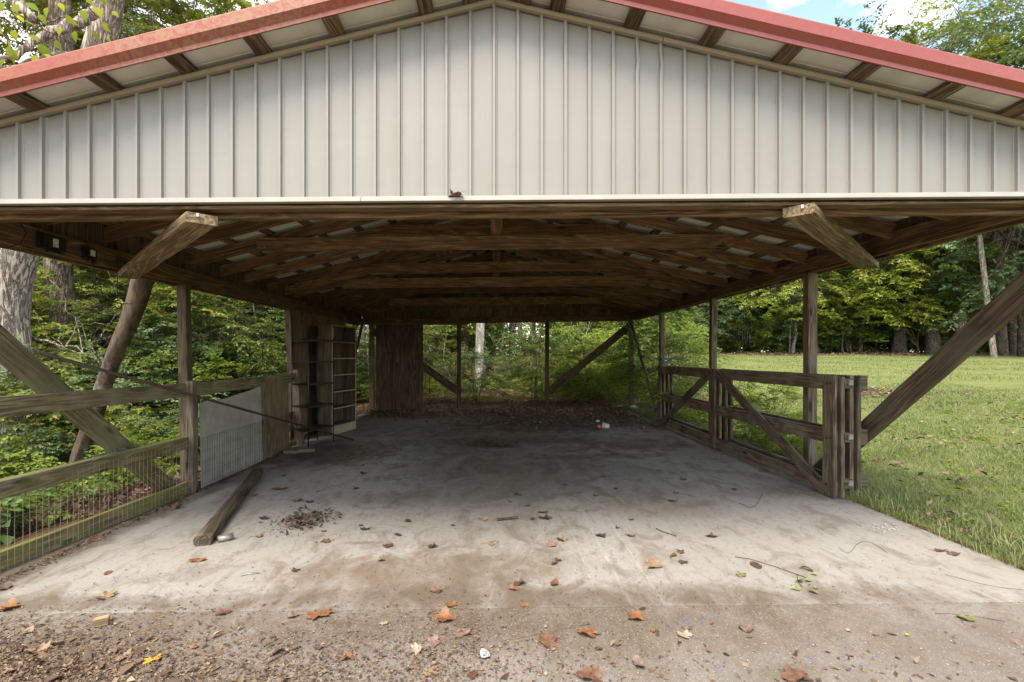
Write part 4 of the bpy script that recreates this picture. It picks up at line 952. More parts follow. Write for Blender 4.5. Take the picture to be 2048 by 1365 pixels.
# --- woods left of the carport
GL_ = 'woodland trees left of the carport'
SEEN = set()
HUE = {'mid_green_leaves': 'mid-green', 'yellow_green_leaves': 'yellow-green', 'dark_green_leaves': 'dark green', 'blue_green_leaves': 'blue-green', 'bright_green_leaves': 'bright green', 'green_and_rust_leaves': 'rust-tinged green'}
BINS = {'L': ((-200, 95, 'beside the huge grey trunk'), (95, 200, 'behind the left brace'), (200, 300, 'around the bare dead trunk'), (300, 372, 'just left of the first left post'), (372, 460, 'just right of the first left post'), (460, 600, 'before the second left post')),
        'B': ((700, 860, 'in the gap by the bookcase'), (848, 920, 'between stained sheet and first back post'), (920, 1010, 'right of the first back post'), (1010, 1095, 'left of the middle back post'), (1095, 1180, 'under the back brace'), (1180, 1265, 'beside the back corner post'), (1265, 1345, 'past the back corner post')),
        'R': ((1300, 1420, 'between the two far right posts'), (1420, 1520, 'around the wind chime'), (1520, 1620, 'left of the nearest right post'), (1620, 1700, 'just right of the nearest right post'), (1700, 1800, 'above the gate end'), (1800, 1910, 'around the thick double trunk'), (1910, 2200, 'above the right brace'))}
def ring(n, f, proto, smin, smax, noun, cat, group, name, side, avoid=None):
    k = 0; tries = 0
    while k < n and tries < n*40:
        tries += 1; x, y = f()
        if avoid and avoid(x, y): continue
        px = 990+x/y*1000; ph = [b[2] for b in BINS[side] if b[0] <= px < b[1]]
        if not ph: continue
        pr = proto[rr.randrange(len(proto))]; sc_ = rr.uniform(smin, smax)
        dist = {'L': (8.5, 11, 15, 24), 'B': (18, 21, 25, 34), 'R': (35.5, 37.5, 40, 48)}[side]
        dw = ('nearest', 'near', 'middle-distance', 'farther', 'farthest')[sum(y > q for q in dist)]
        size = 'small' if sc_ < smin+(smax-smin)*0.4 else ('large' if sc_ > smin+(smax-smin)*0.7 else 'medium')
        lab = f"{size} {HUE[pr[1].materials[0].name]} {noun}, {dw}, {ph[0]}"
        if lab in SEEN and tries < n*34: continue
        SEEN.add(lab)
        plant_tree(pr, x, y, rr.uniform(0, 6.28), sc_, lab, cat, group, name); k += 1
def left_wedge(d0, d1, a0=-1.12, a1=-0.36):
    def f():
        y = rr.uniform(d0, d1); a = rr.uniform(a0, a1); return a*y-0.0, y
    return f
def clear_left(m): return lambda x, y: x > -3.9-m
ring(34, left_wedge(6.5, 13, -1.1, -0.40), [SHR[0], SHR[2], SHR[3], SHR[6], SHR[5], SHR[1]], 0.7, 1.15, 'shrub', 'shrub', 'understorey shrubs left of the carport', 'woodland_shrub', 'L', clear_left(1.6))
ring(30, left_wedge(12, 22, -1.1, -0.40), [MIDT[0], MIDT[3], MIDT[4], MIDT[1], MIDT[2], MIDT[1]], 0.8, 1.25, 'slender tree', 'tree', 'understorey trees left of the carport', 'understorey_tree', 'L', clear_left(2.6))
ring(10, left_wedge(8.5, 12, -1.1, -0.42), [MIDT[1], MIDT[3], MIDT[4], MIDT[0]], 0.6, 0.85, 'slender tree', 'tree', 'understorey trees left of the carport', 'understorey_tree', 'L', clear_left(2.2))
ring(16, left_wedge(20, 42, -1.15, -0.38), TALL, 0.85, 1.2, 'tall forest tree', 'tree', GL_, 'forest_tree', 'L', clear_left(3))
def back_wedge(d0, d1, a0=-0.29, a1=0.35):
    def f():
        y = rr.uniform(d0, d1); return rr.uniform(a0, a1)*y, y
    return f
def keep_open(x, y): return y < 21 and -1.6 < x < 1.0
ring(20, back_wedge(16.0, 24), [SHR[2], SHR[5], SHR[3], SHR[6]], 0.7, 1.2, 'thin bush', 'shrub', 'bushes behind the back end', 'woodland_shrub', 'B', keep_open)
ring(18, back_wedge(20, 30), [MIDT[1], MIDT[4], MIDT[3], MIDT[0]], 0.75, 1.15, 'slender tree', 'tree', 'slender trees behind the back end', 'understorey_tree', 'B', lambda x, y: y < 22 and -1.6 < x < 1.0)
ring(10, back_wedge(32, 46, -0.29, 0.34), [TALL[1], TALL[3], TALL[4]], 0.8, 1.1, 'tall forest tree', 'tree', 'tall trees behind the back end', 'forest_tree', 'B')
def tl(a0, a1, y0, y1):
    def f():
        y = rr.uniform(y0, y1); return rr.uniform(a0, a1)*y, y
    return f
GR = 'trees along the far side of the lawn'
ring(9, tl(0.34, 0.60, 34, 41), CED, 0.9, 1.25, 'feathery evergreen', 'tree', 'evergreens across the lawn', 'evergreen_tree', 'R')
ring(26, tl(0.58, 1.15, 33.5, 40), [MIDT[1], MIDT[7], MIDT[3], MIDT[3], MIDT[8]], 1.3, 2.0, 'tree', 'tree', GR, 'lawn_edge_tree', 'R')
ring(16, tl(0.56, 1.12, 33.5, 37), [MIDT[5], MIDT[7], MIDT[7], MIDT[8]], 0.9, 1.5, 'low-branched tree', 'tree', GR, 'lawn_edge_tree', 'R')
ring(14, tl(0.33, 0.6, 35, 39), [MIDT[2], MIDT[7], MIDT[6]], 1.0, 1.6, 'low-branched tree', 'tree', GR, 'lawn_edge_tree', 'R')
ring(40, tl(0.31, 1.15, 35, 40), [SHR[0], SHR[1], SHR[2], SHR[5], SHR[6]], 1.0, 1.7, 'low bush', 'shrub', 'bushes across the lawn', 'lawn_edge_shrub', 'R')
ring(22, tl(0.31, 1.18, 41, 58), [TALL[1], TALL[3], TALL[1], TALL[6]], 0.85, 1.2, 'tall forest tree', 'tree', 'tall trees beyond the lawn', 'forest_tree', 'R')
for (x, y, s, rz, k, lab) in ((29.6, 31.5, 1.45, 0.4, 1, 'tall yellow-green tree standing over the right roof slope against the sky'),
                       (31.5, 29.5, 1.5, 2.0, 5, 'dark blue-green tree crown at the upper right corner above the roof'),
                       (27.0, 33.5, 1.55, 4.0, 2, 'second dark leafy tree crown just above the right eave')):
    plant_tree(TALL[k], x, y, rz, s, lab, 'tree', None, 'tall_tree')

# --- named trunks in the left woods
def trunk_thing(name, path, rad, mat, label, n=28, disp=0.16, seed=0, cat='tree', extra=None, freq=4.0):
    o0 = Vector(path[0]); t = empty(name, o0, label, cat)
    P2 = [Vector(p) for p in path]; out = []; ro = []
    for i in range(len(P2)-1):      # Catmull-Rom resample
        p0 = P2[max(i-1, 0)]; p1 = P2[i]; p2 = P2[i+1]; p3 = P2[min(i+2, len(P2)-1)]
        for s in range(7):
            u = s/7; out.append(0.5*((2*p1)+(-p0+p2)*u+(2*p0-5*p1+4*p2-p3)*u*u+(-p0+3*p1-3*p2+p3)*u**3)); ro.append(rad[i]+(rad[i+1]-rad[i])*u)
    out.append(P2[-1]); ro.append(rad[-1])
    tube('trunk', out, ro, mat, t, n, disp, freq, seed)
    for (pp, rd) in (extra or []):
        rg = np.random.default_rng(seed+len(pp)); pts = []
        for i in range(len(pp)-1):
            for s in range(5):
                pts.append(Vector(pp[i]).lerp(Vector(pp[i+1]), s/5)+Vector(rg.normal(0, rd*0.13, 3)))
        pts.append(Vector(pp[-1])); tube('limb', pts, [rd*(1-0.65*i/(len(pts)-1)) for i in range(len(pts))], mat, t, 10, 0.15, 2, seed)
    return t
YA = 7.6
ta = trunk_thing('forked_tree', [P(50, 960, YA), P(38, 880, YA), P(22, 760, YA), P(8, 640, YA), P(28, 520, YA), P(85, 400, YA), P(150, 250, YA), P(200, 90, YA), P(235, -80, YA)],
                 [0.40, 0.36, 0.33, 0.29, 0.27, 0.24, 0.21, 0.19, 0.16], B_GREY, 'huge grey furrowed tree trunk at the far left curving up over the roof', 32, 0.10, 3,
                 extra=[([P(10, 640, YA), P(-40, 480, YA), P(-120, 300, YA), P(-160, 0, YA)], 0.22),
                        ([P(190, 20, 7.0), P(160, 45, 6.6), P(110, 60, 6.2), P(70, 84, 6.0), P(30, 112, 5.8), P(-60, 130, 5.6)], 0.075),
                        ([P(190, 108, 6.6), P(120, 112, 6.3), P(60, 128, 6.0), P(5, 140, 5.8), P(-60, 120, 5.6)], 0.06),
                        ([P(-60, -80, 6.5), P(20, -10, 6.5), P(70, 40, 6.5)], 0.13)])
trunk_thing('straight_tree', [P(150, 960, 9.5), P(145, 880, 9.5), P(135, 720, 9.5), P(118, 560, 9.5), P(118, 470, 9.5), P(130, 300, 9.5), P(120, 0, 9.5)], [0.32, 0.27, 0.235, 0.215, 0.21, 0.2, 0.17], B_BROWN,
            'straight brown furrowed trunk with a knot, just right of the huge grey trunk', 28, 0.10, 5)
trunk_thing('small_tree', [P(66, 960, 12), P(64, 850, 12), P(90, 640, 12), P(95, 400, 12)], [0.1, 0.085, 0.08, 0.06], B_DARK, 'thin dark trunk between the two large left trunks', 14, 0.1, 6)
trunk_thing('dead_tree', [P(148, 960, 6.4), P(165, 905, 6.35), P(190, 832, 6.2), P(209, 767, 6.1), P(234, 696, 6.0), P(266, 626, 5.95), P(290, 545, 5.9), P(318, 460, 5.8), P(345, 360, 5.8)],
            [0.11, 0.10, 0.09, 0.088, 0.09, 0.10, 0.112, 0.108, 0.09], B_DEAD, 'bare brown dead trunk leaning up under the left eave between brace and post', 22, 0.16, 9, extra=None, freq=2.2)
for i, (pxa, pya, pxb, pyb, Y, r, mt, lab) in enumerate((
    (956, 800, 964, 640, 19.0, 0.155, B_PALE, 'pale grey trunk seen through the back end right of the second back post'),
    (1022, 790, 1028, 640, 21.0, 0.13, B_DARK, 'dark trunk with a split seen through the back end left of the middle post'),
    (930, 800, 932, 640, 22.0, 0.16, B_BROWN, 'brown trunk just right of the back post beside the stained sheet'),
    (728, 800, 722, 640, 21.0, 0.14, B_GREY, 'grey trunk in the narrow gap between bookcase and stained sheet'),
    (978, 790, 984, 640, 26.0, 0.19, B_BROWN, 'far brown trunk behind the pale grey one'),
    (1072, 800, 1066, 640, 23.0, 0.07, B_DARK, 'thin dark trunk beside the middle back post'))):
    a_ = P(pxa, pya+25, Y); b_ = P(pxb, pyb-130, Y); b2 = P(pxb+8, pyb-420, Y)
    trunk_thing('background_tree', [a_, a_.lerp(b_, 0.3), b_, b2], [r*1.3, r*1.05, r, r*0.7], mt, lab, 16, 0.1, 40+i)
for i, (pxa, pxb, Y, r, mt, lab, py0) in enumerate((
    (1868, 1848, 33.0, 0.36, B_BROWN, 'thick brown double trunk at the edge of the lawn near the right brace', 712),
    (1885, 1880, 33.6, 0.30, B_DARK, 'dark straight trunk right behind the double trunk across the lawn', 712),
    (1990, 1955, 28.0, 0.13, B_GREY, 'pale slanting trunk at the far right above the brace', 718),
    (2006, 1992, 31.0, 0.24, B_BROWN, 'brown trunk at the far right edge of the lawn', 716),
    (2024, 2020, 31.5, 0.22, B_DARK, 'dark trunk at the right margin behind the lawn', 716),
    (1556, 1552, 36.0, 0.22, B_DARK, 'dark straight trunk on the lawn edge behind the nearest right post', 706),
    (1470, 1474, 37.0, 0.15, B_DARK, 'thin dark trunk behind the wind chime', 705),
    (1700, 1640, 35.0, 0.10, B_DARK, 'thin leaning dark trunk at the middle of the treeline', 709),
    (1795, 1790, 35.0, 0.22, B_DARK, 'dark trunk left of the double trunk across the lawn', 710))):
    a_ = P(pxa, py0+12, Y); b_ = P(pxb, 430, Y); b2 = P(pxb-10, 250, Y)
    trunk_thing('bordering_tree', [a_, a_.lerp(b_, 0.35), b_, b2], [r*1.25, r, r*0.85, r*0.6], mt, lab, 14, 0.1, 60+i)

# --- thin bare stems standing in the undergrowth
def stem_thing(px0, py0, px1, py1, Y, r, mat, label, sd):
    rg = np.random.default_rng(sd); a_ = P(px0, py0, Y); b_ = P(px1, py1, Y)
    pth, rad = crooked(a_, b_, 12, 0.05+0.004*Y*0.3, rg, r, r*0.4); V = []; Fc = []; tube_np(pth, rad, 6, V, Fc)
    for k in range(6):
        q = pth[rg.integers(3, 11)]; e = q+Vector(rg.normal(0, 1, 3))*0.035*Y+Vector((0, 0, 0.03*Y)); p2, r2 = crooked(q, e, 6, 0.02*Y*0.1, rg, r*0.45, r*0.12); tube_np(p2, r2, 4, V, Fc)
    o = obj('sapling', pymesh('sapling', [v-a_ for v in V], Fc, mat), Matrix.Translation(a_)); setp(o, label, 'sapling')
for i, a_ in enumerate(((862, 830, 880, 560, 17.5, 0.02, B_DARK, 'crooked dark stem seen just right of the stained sheet'), (902, 815, 890, 560, 18.5, 0.018, B_PALE, 'thin pale stem left of the first back post'),
    (990, 815, 1003, 660, 16.5, 0.012, B_PALE, 'very thin pale stem leaning by the litter right of the pale grey trunk'), (1048, 805, 1040, 540, 18.0, 0.03, B_BROWN, 'brown stem left of the middle back post'),
    (1068, 810, 1085, 560, 17.0, 0.022, B_DARK, 'forked dark stem just left of the middle back post'), (1150, 815, 1190, 600, 16.8, 0.016, B_PALE, 'pale thin stem under the back brace'),
    (1212, 812, 1222, 720, 15.5, 0.012, B_PALE, 'short pale stem by the litter heap near the corner post'), (1180, 800, 1168, 560, 20, 0.03, B_DARK, 'dark stem behind the back brace'),
    (735, 815, 728, 560, 17, 0.03, B_PALE, 'pale stem in the gap beside the bookcase'), (430, 800, 415, 520, 12, 0.022, B_DARK, 'dark thin stem just right of the first left post'),
    (492, 760, 548, 640, 9.5, 0.014, B_DARK, 'bent dark stem before the second left post'), (528, 790, 500, 500, 13, 0.03, B_BROWN, 'brown stem seen left of the second left post'),
    (90, 800, 250, 620, 8.2, 0.012, B_GREY, 'grey bare bough crossing behind the left brace'), (60, 660, 200, 730, 8.0, 0.022, B_GREY, 'thick grey dead bough beside the straight brown trunk'),
    (100, 560, 230, 760, 8.4, 0.010, B_GREY, 'thin grey dead twig hanging over the straight brown trunk'), (1660, 720, 1690, 560, 34, 0.05, B_DARK, 'dark crooked stem across the lawn right of the nearest post'),
    (1728, 716, 1716, 540, 34.5, 0.06, B_BROWN, 'brown slender stem across the lawn above the gate end'), (1836, 716, 1800, 650, 33, 0.08, B_DARK, 'dark curved dead limb at the foot of the double trunk'),
    (1420, 705, 1440, 560, 35, 0.05, B_GREY, 'grey thin stem left of the wind chime'), (1940, 716, 1925, 520, 34, 0.06, B_DARK, 'dark slender stem right of the double trunk'))): stem_thing(*a_, 300+i)

# --- broad bright leaves hanging close at the upper left
def broad_leaf_np(pos, d, nr, L, rg, lv):
    """one leaf: 2 rows of quads either side of the midrib, curved"""
    d = Vector(d).normalized(); s = d.cross(Vector(nr)).normalized(); n_ = s.cross(d)
    V = []; prof_ = [(0, 0.0), (0.1, 0.15), (0.28, 0.27), (0.45, 0.27), (0.66, 0.18), (0.86, 0.06), (1.0, 0.0)]
    cv = rg.uniform(0.1, 0.35); fd = rg.uniform(0.05, 0.3)
    for (t, w_) in prof_:
        c = Vector(pos)+d*(t*L)-n_*(cv*L*t*t); V += [c+s*(w_*L)+n_*(fd*w_*L), c, c-s*(w_*L)+n_*(fd*w_*L)]
    Fc = []
    for i in range(6): Fc += [(3*i, 3*i+1, 3*i+4, 3*i+3), (3*i+1, 3*i+2, 3*i+5, 3*i+4)]
    return V, Fc, lv
ov = empty('overhanging_branch', P(-20, 20, 5.0), 'leafy branch with big yellow-green leaves hanging over the upper left corner', 'branch')
stems = [[P(-60, 30, 4.6), P(20, 80, 4.7), P(60, 95, 4.8), P(100, 118, 4.9)], [P(-40, 0, 4.5), P(30, 25, 4.6), P(90, 60, 4.8), P(165, 95, 5.0)],
         [P(60, 60, 5.0), P(110, 40, 5.1), P(160, 20, 5.2), P(200, -10, 5.2)], [P(150, -30, 4.8), P(170, 5, 4.9), P(195, 35, 5.0)]]
Vs = []; Fs = []
for s_ in stems: tube_np(s_, [0.009, 0.007, 0.005, 0.003][:len(s_)], 5, Vs, Fs)
obj('twig', pymesh('twig', [v-P(-20, 20, 5.0) for v in Vs], Fs, B_BROWN), Matrix.Translation(P(-20, 20, 5.0)), ov)
rgl = np.random.default_rng(3)
for (px, py, L, ang) in ((5, 5, 36, 100), (40, 28, 26, 60), (78, 28, 30, 55), (48, 40, 30, 20), (22, 75, 34, 120), (82, 88, 36, 70), (32, 100, 30, 95), (165, 20, 30, 70), (190, 15, 28, 50), (205, 45, 28, 60), (60, 70, 22, 30),
                         (120, 55, 20, 80), (10, 118, 24, 110), (175, -5, 22, 60), (95, 15, 22, 100), (205, -5, 16, 80), (225, 22, 18, 45), (140, 12, 18, 120), (-5, 50, 34, 60), (70, 110, 20, 80), (52, 5, 26, 30), (110, 80, 24, 65), (25, 60, 22, 75), (130, 30, 24, 50), (150, 62, 22, 95), (12, 95, 26, 50), (185, 60, 20, 70), (60, 48, 20, 110), (92, 108, 22, 40), (215, 70, 14, 80), (34, 8, 30, 85), (118, 5, 20, 60)):
    Y = rgl.uniform(4.4, 5.1); p = P(px, py, Y); a = R(ang)
    d = Vector((math.cos(a), rgl.uniform(-0.5, 0.3), -math.sin(a)*0.9))
    V_, F_, lv_ = broad_leaf_np((0, 0, 0), d, (rgl.uniform(-0.9, 0.9), -0.8, rgl.uniform(0.1, 1.3)), L*Y/1000*rgl.uniform(0.75, 1.15), rgl, 0.5)
    me = pymesh('leaf', V_, F_, LF_LIME); at = me.attributes.new('lv', 'FLOAT', 'POINT'); at.data.foreach_set('value', np.full(len(V_), float(rgl.uniform(0.1, 0.9)), np.float32))
    obj('leaf', me, Matrix.Translation(p), ov)
# fine-leaved canopy behind the left roof slope
for i, (px, py, Y, s) in enumerate(((60, 60, 11, 0.9), (330, 30, 12, 0.8), (470, -30, 14, 0.9), (-80, 0, 12, 1.0), (200, -40, 15, 1.0))):
    x = (px-990)/1000*Y; zc = H0-(py-712)/1000*Y
    plant_tree(MIDT[(3, 4, 1, 0, 3)[i]], x, Y, i*1.3, s, ('yellow-green canopy branches above the left roof slope beside the grey trunk', 'sunlit canopy right of the trunk above the left roof slope', 'last thin canopy sprays above the left roof slope before the ridge', 'canopy at the extreme upper left', 'canopy behind the overhanging trunk top')[i], 'tree canopy', None, 'canopy_branch', z=zc-3.6*s)

# ------------------------------------------------------------------ low plants, litter and grass
def cover(name, XY, hmin, hmax, T, K, L, slen, mat, seed, droop=0.3, W=None):
    rg = np.random.default_rng(seed); n = len(XY); z = gz(XY[:, 0], XY[:, 1])
    S = np.column_stack([XY, z+rg.uniform(hmin, hmax, n)]); a = rg.uniform(0, 6.283, n)
    D = np.column_stack([np.cos(a), np.sin(a), rg.uniform(0.1, 0.6, n)])
    (lv, lf, la), _ = spray_leaves(rg, S, D, slen*rg.uniform(0.6, 1.3, n), T, K, L, W, droop)
    base = S.copy(); base[:, 2] = z-0.02
    V = []; Fc = []
    me = np_mesh(name, lv, lf, mat, {'lv': la})
    return setp(obj(name, me), kind='stuff')
rg = np.random.default_rng(77)
def wedge_pts(n, y0, y1, a0, a1, xlim=None, sgn=-1):
    out = []
    while len(out) < n:
        y = rg.uniform(y0, y1, n); x = rg.uniform(a0, a1, n)*y
        k = (x < -4.15) if sgn < 0 else (x > 3.9)
        if xlim is not None: k = k & (x > xlim[0]) & (x < xlim[1])
        out += list(zip(x[k], y[k]))
    return np.array(out[:n])
cover('ground_cover', wedge_pts(900, 3.4, 9.5, -1.5, -0.6), 0.08, 0.42, 5, 6, 0.065, 0.34, LF_MID, 1)
cover('ground_cover', wedge_pts(700, 5.5, 13, -1.3, -0.42), 0.1, 0.6, 6, 6, 0.06, 0.40, LF_BRIGHT, 2)
cover('fern_patch', wedge_pts(500, 6.5, 12, -1.2, -0.5), 0.2, 0.8, 9, 8, 0.05, 0.6, LF_BLUE, 3, W=0.3)
pp = np.column_stack([rg.uniform(-4.9, -4.2, 46), rg.uniform(3.3, 4.5, 46)]); cover('broad_leaved_plants', pp, 0.08, 0.35, 3, 3, 0.17, 0.22, LF_DARK, 4, 0.5, 0.7)
bp = np.column_stack([rg.uniform(-5.5, 6.5, 1300), rg.uniform(14.9, 22, 1300)]); bp = bp[(rg.random(1300) < (bp[:, 1]-13.5)/6)]
cover('ground_cover', bp, 0.05, 0.55, 6, 6, 0.07, 0.4, LF_YEL, 5)
bp = np.column_stack([rg.uniform(-5.5, 6.5, 300), rg.uniform(15.4, 22, 300)]); cover('wispy_undergrowth', bp, 0.4, 1.4, 8, 9, 0.05, 0.7, LF_BRIGHT, 6, W=0.35)
bp = np.column_stack([rg.uniform(3.95, 4.7, 220), rg.uniform(6.2, 13.5, 220)]); cover('weeds', bp, 0.03, 0.30, 5, 5, 0.05, 0.22, LF_BRIGHT, 7)
bp = np.column_stack([rg.uniform(11, 44, 900), rg.uniform(34.4, 37, 900)]); cover('undergrowth_band', bp, 0.1, 1.5, 6, 6, 0.14, 0.8, LF_YEL, 8)
n = 900; bp = np.column_stack([rg.normal(9.2, 0.35, n), rg.normal(12.3, 0.5, n)])
bp = np.column_stack([rg.uniform(8, 60, 1500), rg.uniform(41, 50, 1500)]); cover('undergrowth_band', bp, 0.1, 2.6, 6, 6, 0.22, 1.2, LF_YEL, 9)
bp = np.column_stack([rg.uniform(-75, 90, 5000), rg.uniform(60, 75, 5000)]); cover('far_woods', bp, 0.2, 12, 6, 6, 0.5, 2.6, LF_MID, 10)
for (x, y, s, k, lab) in ((4.25, 7.5, 0.50, 6, 'bright green weed bush growing behind the gate by the nearest right post'), (4.2, 8.2, 0.36, 6, 'low bright weed between the two nearest right posts'),
                          (4.35, 10.6, 0.75, 2, 'leafy sapling leaning over the far end of the gate'), (4.3, 12.4, 0.95, 5, 'green bush growing between the far right post and corner post'),
                          (4.6, 13.6, 1.1, 6, 'bright bush beside the right back corner post'), (2.9, 15.2, 0.9, 6, 'bright yellow-green bush just behind the back end near its right corner'),
                          (-0.6, 16.2, 0.8, 1, 'small dark bush behind the back end between the middle posts'), (4.05, 6.9, 0.28, 6, 'small bright weed at the foot of the nearest right post')):
    plant_tree(SHR[k], x, y, x*7, s, lab, 'bush', None, 'weed_bush')

def litter(name, XY, zf, smin, smax, mat, seed, tilt=0.35, label=None):
    rg = np.random.default_rng(seed); n = len(XY); z = zf(XY[:, 0], XY[:, 1])+rg.uniform(0.002, 0.012, n)
    a = rg.uniform(0, 6.283, n); d = np.column_stack([np.cos(a), np.sin(a), rg.normal(0, tilt, n)]); nr = np.column_stack([rg.normal(0, tilt, (n, 2)), np.ones(n)])
    L_ = rg.uniform(smin, smax, n)*rg.uniform(0.5, 1, n); lv = rg.beta(1.6, 2.2, n)
    v, f, la = leaf_geo(np.column_stack([XY, z]), d, nr, L_, L_*rg.uniform(0.25, 0.8, n), lv)
    v[:, 2] = np.maximum(v[:, 2], zf(v[:, 0], v[:, 1])+0.002)
    return setp(obj(name, np_mesh(name, v, f, mat, {'lv': la})), kind='stuff')
fz = lambda x, y: 0.012*np.asarray(x)
def pixpts(n, f):
    """floor points drawn over an area of the floor given by its outline in the photograph"""
    out = []
    while len(out) < n:
        px, py = f(); p = F(px, py)
        if -3.52 < p.x < 3.58: out.append((p.x, p.y))
    return np.array(out)
ru = random.Random(9)
# drift of broken leaves at the lower left of the apron
litter('leaf_litter', pixpts(7000, lambda: (ru.uniform(-60, 1500)**1.0*ru.random()**0.9, 1365-160*abs(ru.gauss(0, 0.55))*max(0.2, 1-ru.random()*0.6) if ru.random() < 0.8 else ru.uniform(1210, 1400))), fz, 0.006, 0.03, M_LIT, 1)
litter('leaf_litter', pixpts(2000, lambda: (ru.triangular(-60, 420, 20), ru.triangular(1215, 1400, 1330))), fz, 0.008, 0.036, M_LIT, 2)
litter('crumbs', pixpts(3800, lambda: (ru.uniform(-40, 2080), ru.triangular(1180, 1400, 1340))), fz, 0.003, 0.012, M_BITS, 3)
litter('crumbs', pixpts(2600, lambda: (ru.uniform(150, 1900), ru.uniform(850, 1215))), fz, 0.004, 0.02, M_LITD, 4, 0.2)
litter('leaf_litter', pixpts(150, lambda: (ru.triangular(-60, 700, 40), ru.triangular(1225, 1420, 1350))), fz, 0.04, 0.10, M_LIT, 31, 0.5)
litter('leaf_litter', pixpts(260, lambda: (ru.uniform(300, 2080), ru.triangular(1225, 1420, 1360))), fz, 0.02, 0.06, M_LIT, 32, 0.5)
litter('leaf_litter', pixpts(900, lambda: (ru.gauss(885, 75), ru.gauss(1300, 50))), fz, 0.008, 0.03, M_LIT, 34, 0.4)
litter('leaf_litter', pixpts(700, lambda: (ru.gauss(650, 110), ru.gauss(1335, 30))), fz, 0.008, 0.03, M_LIT, 35, 0.4)
litter('crumbs', pixpts(3000, lambda: (ru.gauss(1000, 420), ru.gauss(1225, 45))), fz, 0.003, 0.014, M_LITD, 36)
# crumbled leaves by the landscape timber, along the fence foot, and across the back
c0 = F(612, 1040)
litter('leaf_crumble', np.column_stack([rg.normal(c0.x, 0.10, 420), rg.normal(c0.y, 0.15, 420)]), fz, 0.02, 0.075, M_LITD, 5, 0.7)
litter('leaf_crumble', np.column_stack([rg.normal(c0.x-0.1, 0.22, 350), rg.normal(c0.y, 0.26, 350)]), fz, 0.008, 0.03, M_LITD, 6, 0.4)
c0 = F(970, 888); litter('leaf_crumble', np.column_stack([rg.normal(c0.x, 0.2, 500), rg.normal(c0.y, 0.15, 500)]), fz, 0.02, 0.08, M_LITD, 7, 0.5)
yy_ = rg.uniform(2.5, 8.6, 2200); litter('leaf_litter', np.column_stack([-3.40+np.abs(rg.normal(0, 0.05, 2200)), yy_]), fz, 0.01, 0.045, M_LIT, 8, 0.5)
n = 7000; yb_ = 13.4-np.abs(rg.normal(0, 0.8, n)); xb_ = rg.uniform(-3.3, 3.4, n); k = rg.random(n) < (0.35+0.65*(xb_ > -0.5))
litter('leaf_litter', np.column_stack([xb_, yb_])[k], fz, 0.03, 0.11, M_LIT, 9, 0.6)
hm = lambda x, y: 0.012*np.asarray(x)+0.09*np.exp(-((np.asarray(y)-13.1)/0.5)**2)*(0.5+0.5*np.sin(np.asarray(x)*2.1+1))
n = 6000; litter('leaf_litter', np.column_stack([rg.uniform(-3.3, 3.4, n), rg.normal(13.2, 0.35, n)]), hm, 0.04, 0.13, M_LIT, 33, 0.7)
gzn = lambda x, y: gz(x, y)
bp = np.column_stack([rg.uniform(-6, 7, 16000), 13.4+np.abs(rg.normal(0, 3.0, 16000))]); litter('leaf_litter', bp, gzn, 0.03, 0.11, M_LIT, 10, 0.5)
bp = wedge_pts(15000, 2.4, 11, -1.6, -0.4); litter('leaf_litter', bp, gzn, 0.03, 0.10, M_LIT, 11, 0.5)
n = 2500; bp = np.column_stack([rg.uniform(-4.6, -3.75, n), rg.uniform(4.6, 8, n)]); litter('leaf_litter', bp, lambda x, y: gz(x, y)+0.05*np.exp(-((y-5.6)/0.7)**2), 0.03, 0.12, M_LIT, 12, 0.9)
n = 9000; bp = np.column_stack([rg.uniform(15, 34, n), rg.normal(32.6, 1.0, n)]); litter('leaf_litter', bp, lambda x, y: gz(x, y)+0.04, 0.10, 0.24, M_LIT, 13, 0.5)
n = 1500; bp = np.column_stack([rg.normal(9.2, 0.4, n), rg.normal(12.3, 0.55, n)]); litter('needle_patch', bp, lambda x, y: gz(x, y)+0.05, 0.04, 0.10, M_LIT, 25, 0.4)
n = 4500; bp = np.column_stack([rg.uniform(-1.6, 3.4, n), 13.2-np.abs(rg.normal(0, 1.3, n))]); litter('leaf_litter', bp, fz, 0.03, 0.10, M_LIT, 37, 0.5)
# dirt mound of leaves heaped at the right rear of the floor
n = 3500; bp = np.column_stack([rg.uniform(0.2, 3.4, n), rg.normal(11.9, 0.8, n)]); litter('leaf_litter', bp, fz, 0.02, 0.09, M_LITD, 14, 0.5)

# lawn
def grassmat():
    m, t, b = newmat('grass_blades'); g = N(t); at = g.n('ShaderNodeAttribute'); at.attribute_name = 'lv'; ge = g.n('ShaderNodeNewGeometry')
    n1 = g.noise(ge.outputs['Position'], 0.9, 5, 0.6); n2 = g.noise(ge.outputs['Position'], 4.0, 5, 0.6)
    c = g.ramp(at.outputs['Fac'], [(0.0, (0.075, 0.12, 0.032)), (0.6, (0.175, 0.225, 0.065)), (0.78, (0.27, 0.27, 0.125)), (1.0, (0.42, 0.35, 0.21))])
    c = g.mix(g.math('MULTIPLY', g.ramp(n1, [(0.42, 0.0), (0.68, 1.0)]), 0.6), c, (0.27, 0.29, 0.11))
    c = g.mix(g.math('MULTIPLY', g.ramp(n2, [(0.4, 1.0), (0.6, 0.0)]), 0.4), c, (0.13, 0.19, 0.04))
    g.l(c, b.inputs['Base Color']); b.inputs['Roughness'].default_value = 0.6
    tr = g.n('ShaderNodeBsdfTranslucent'); g.l(c, tr.inputs[0]); ms = g.n('ShaderNodeMixShader'); ms.inputs[0].default_value = 0.35
    g.l(b.outputs[0], ms.inputs[1]); g.l(tr.outputs[0], ms.inputs[2]); out = [n for n in t.nodes if n.type == 'OUTPUT_MATERIAL'][0]; g.l(ms.outputs[0], out.inputs['Surface']); return m
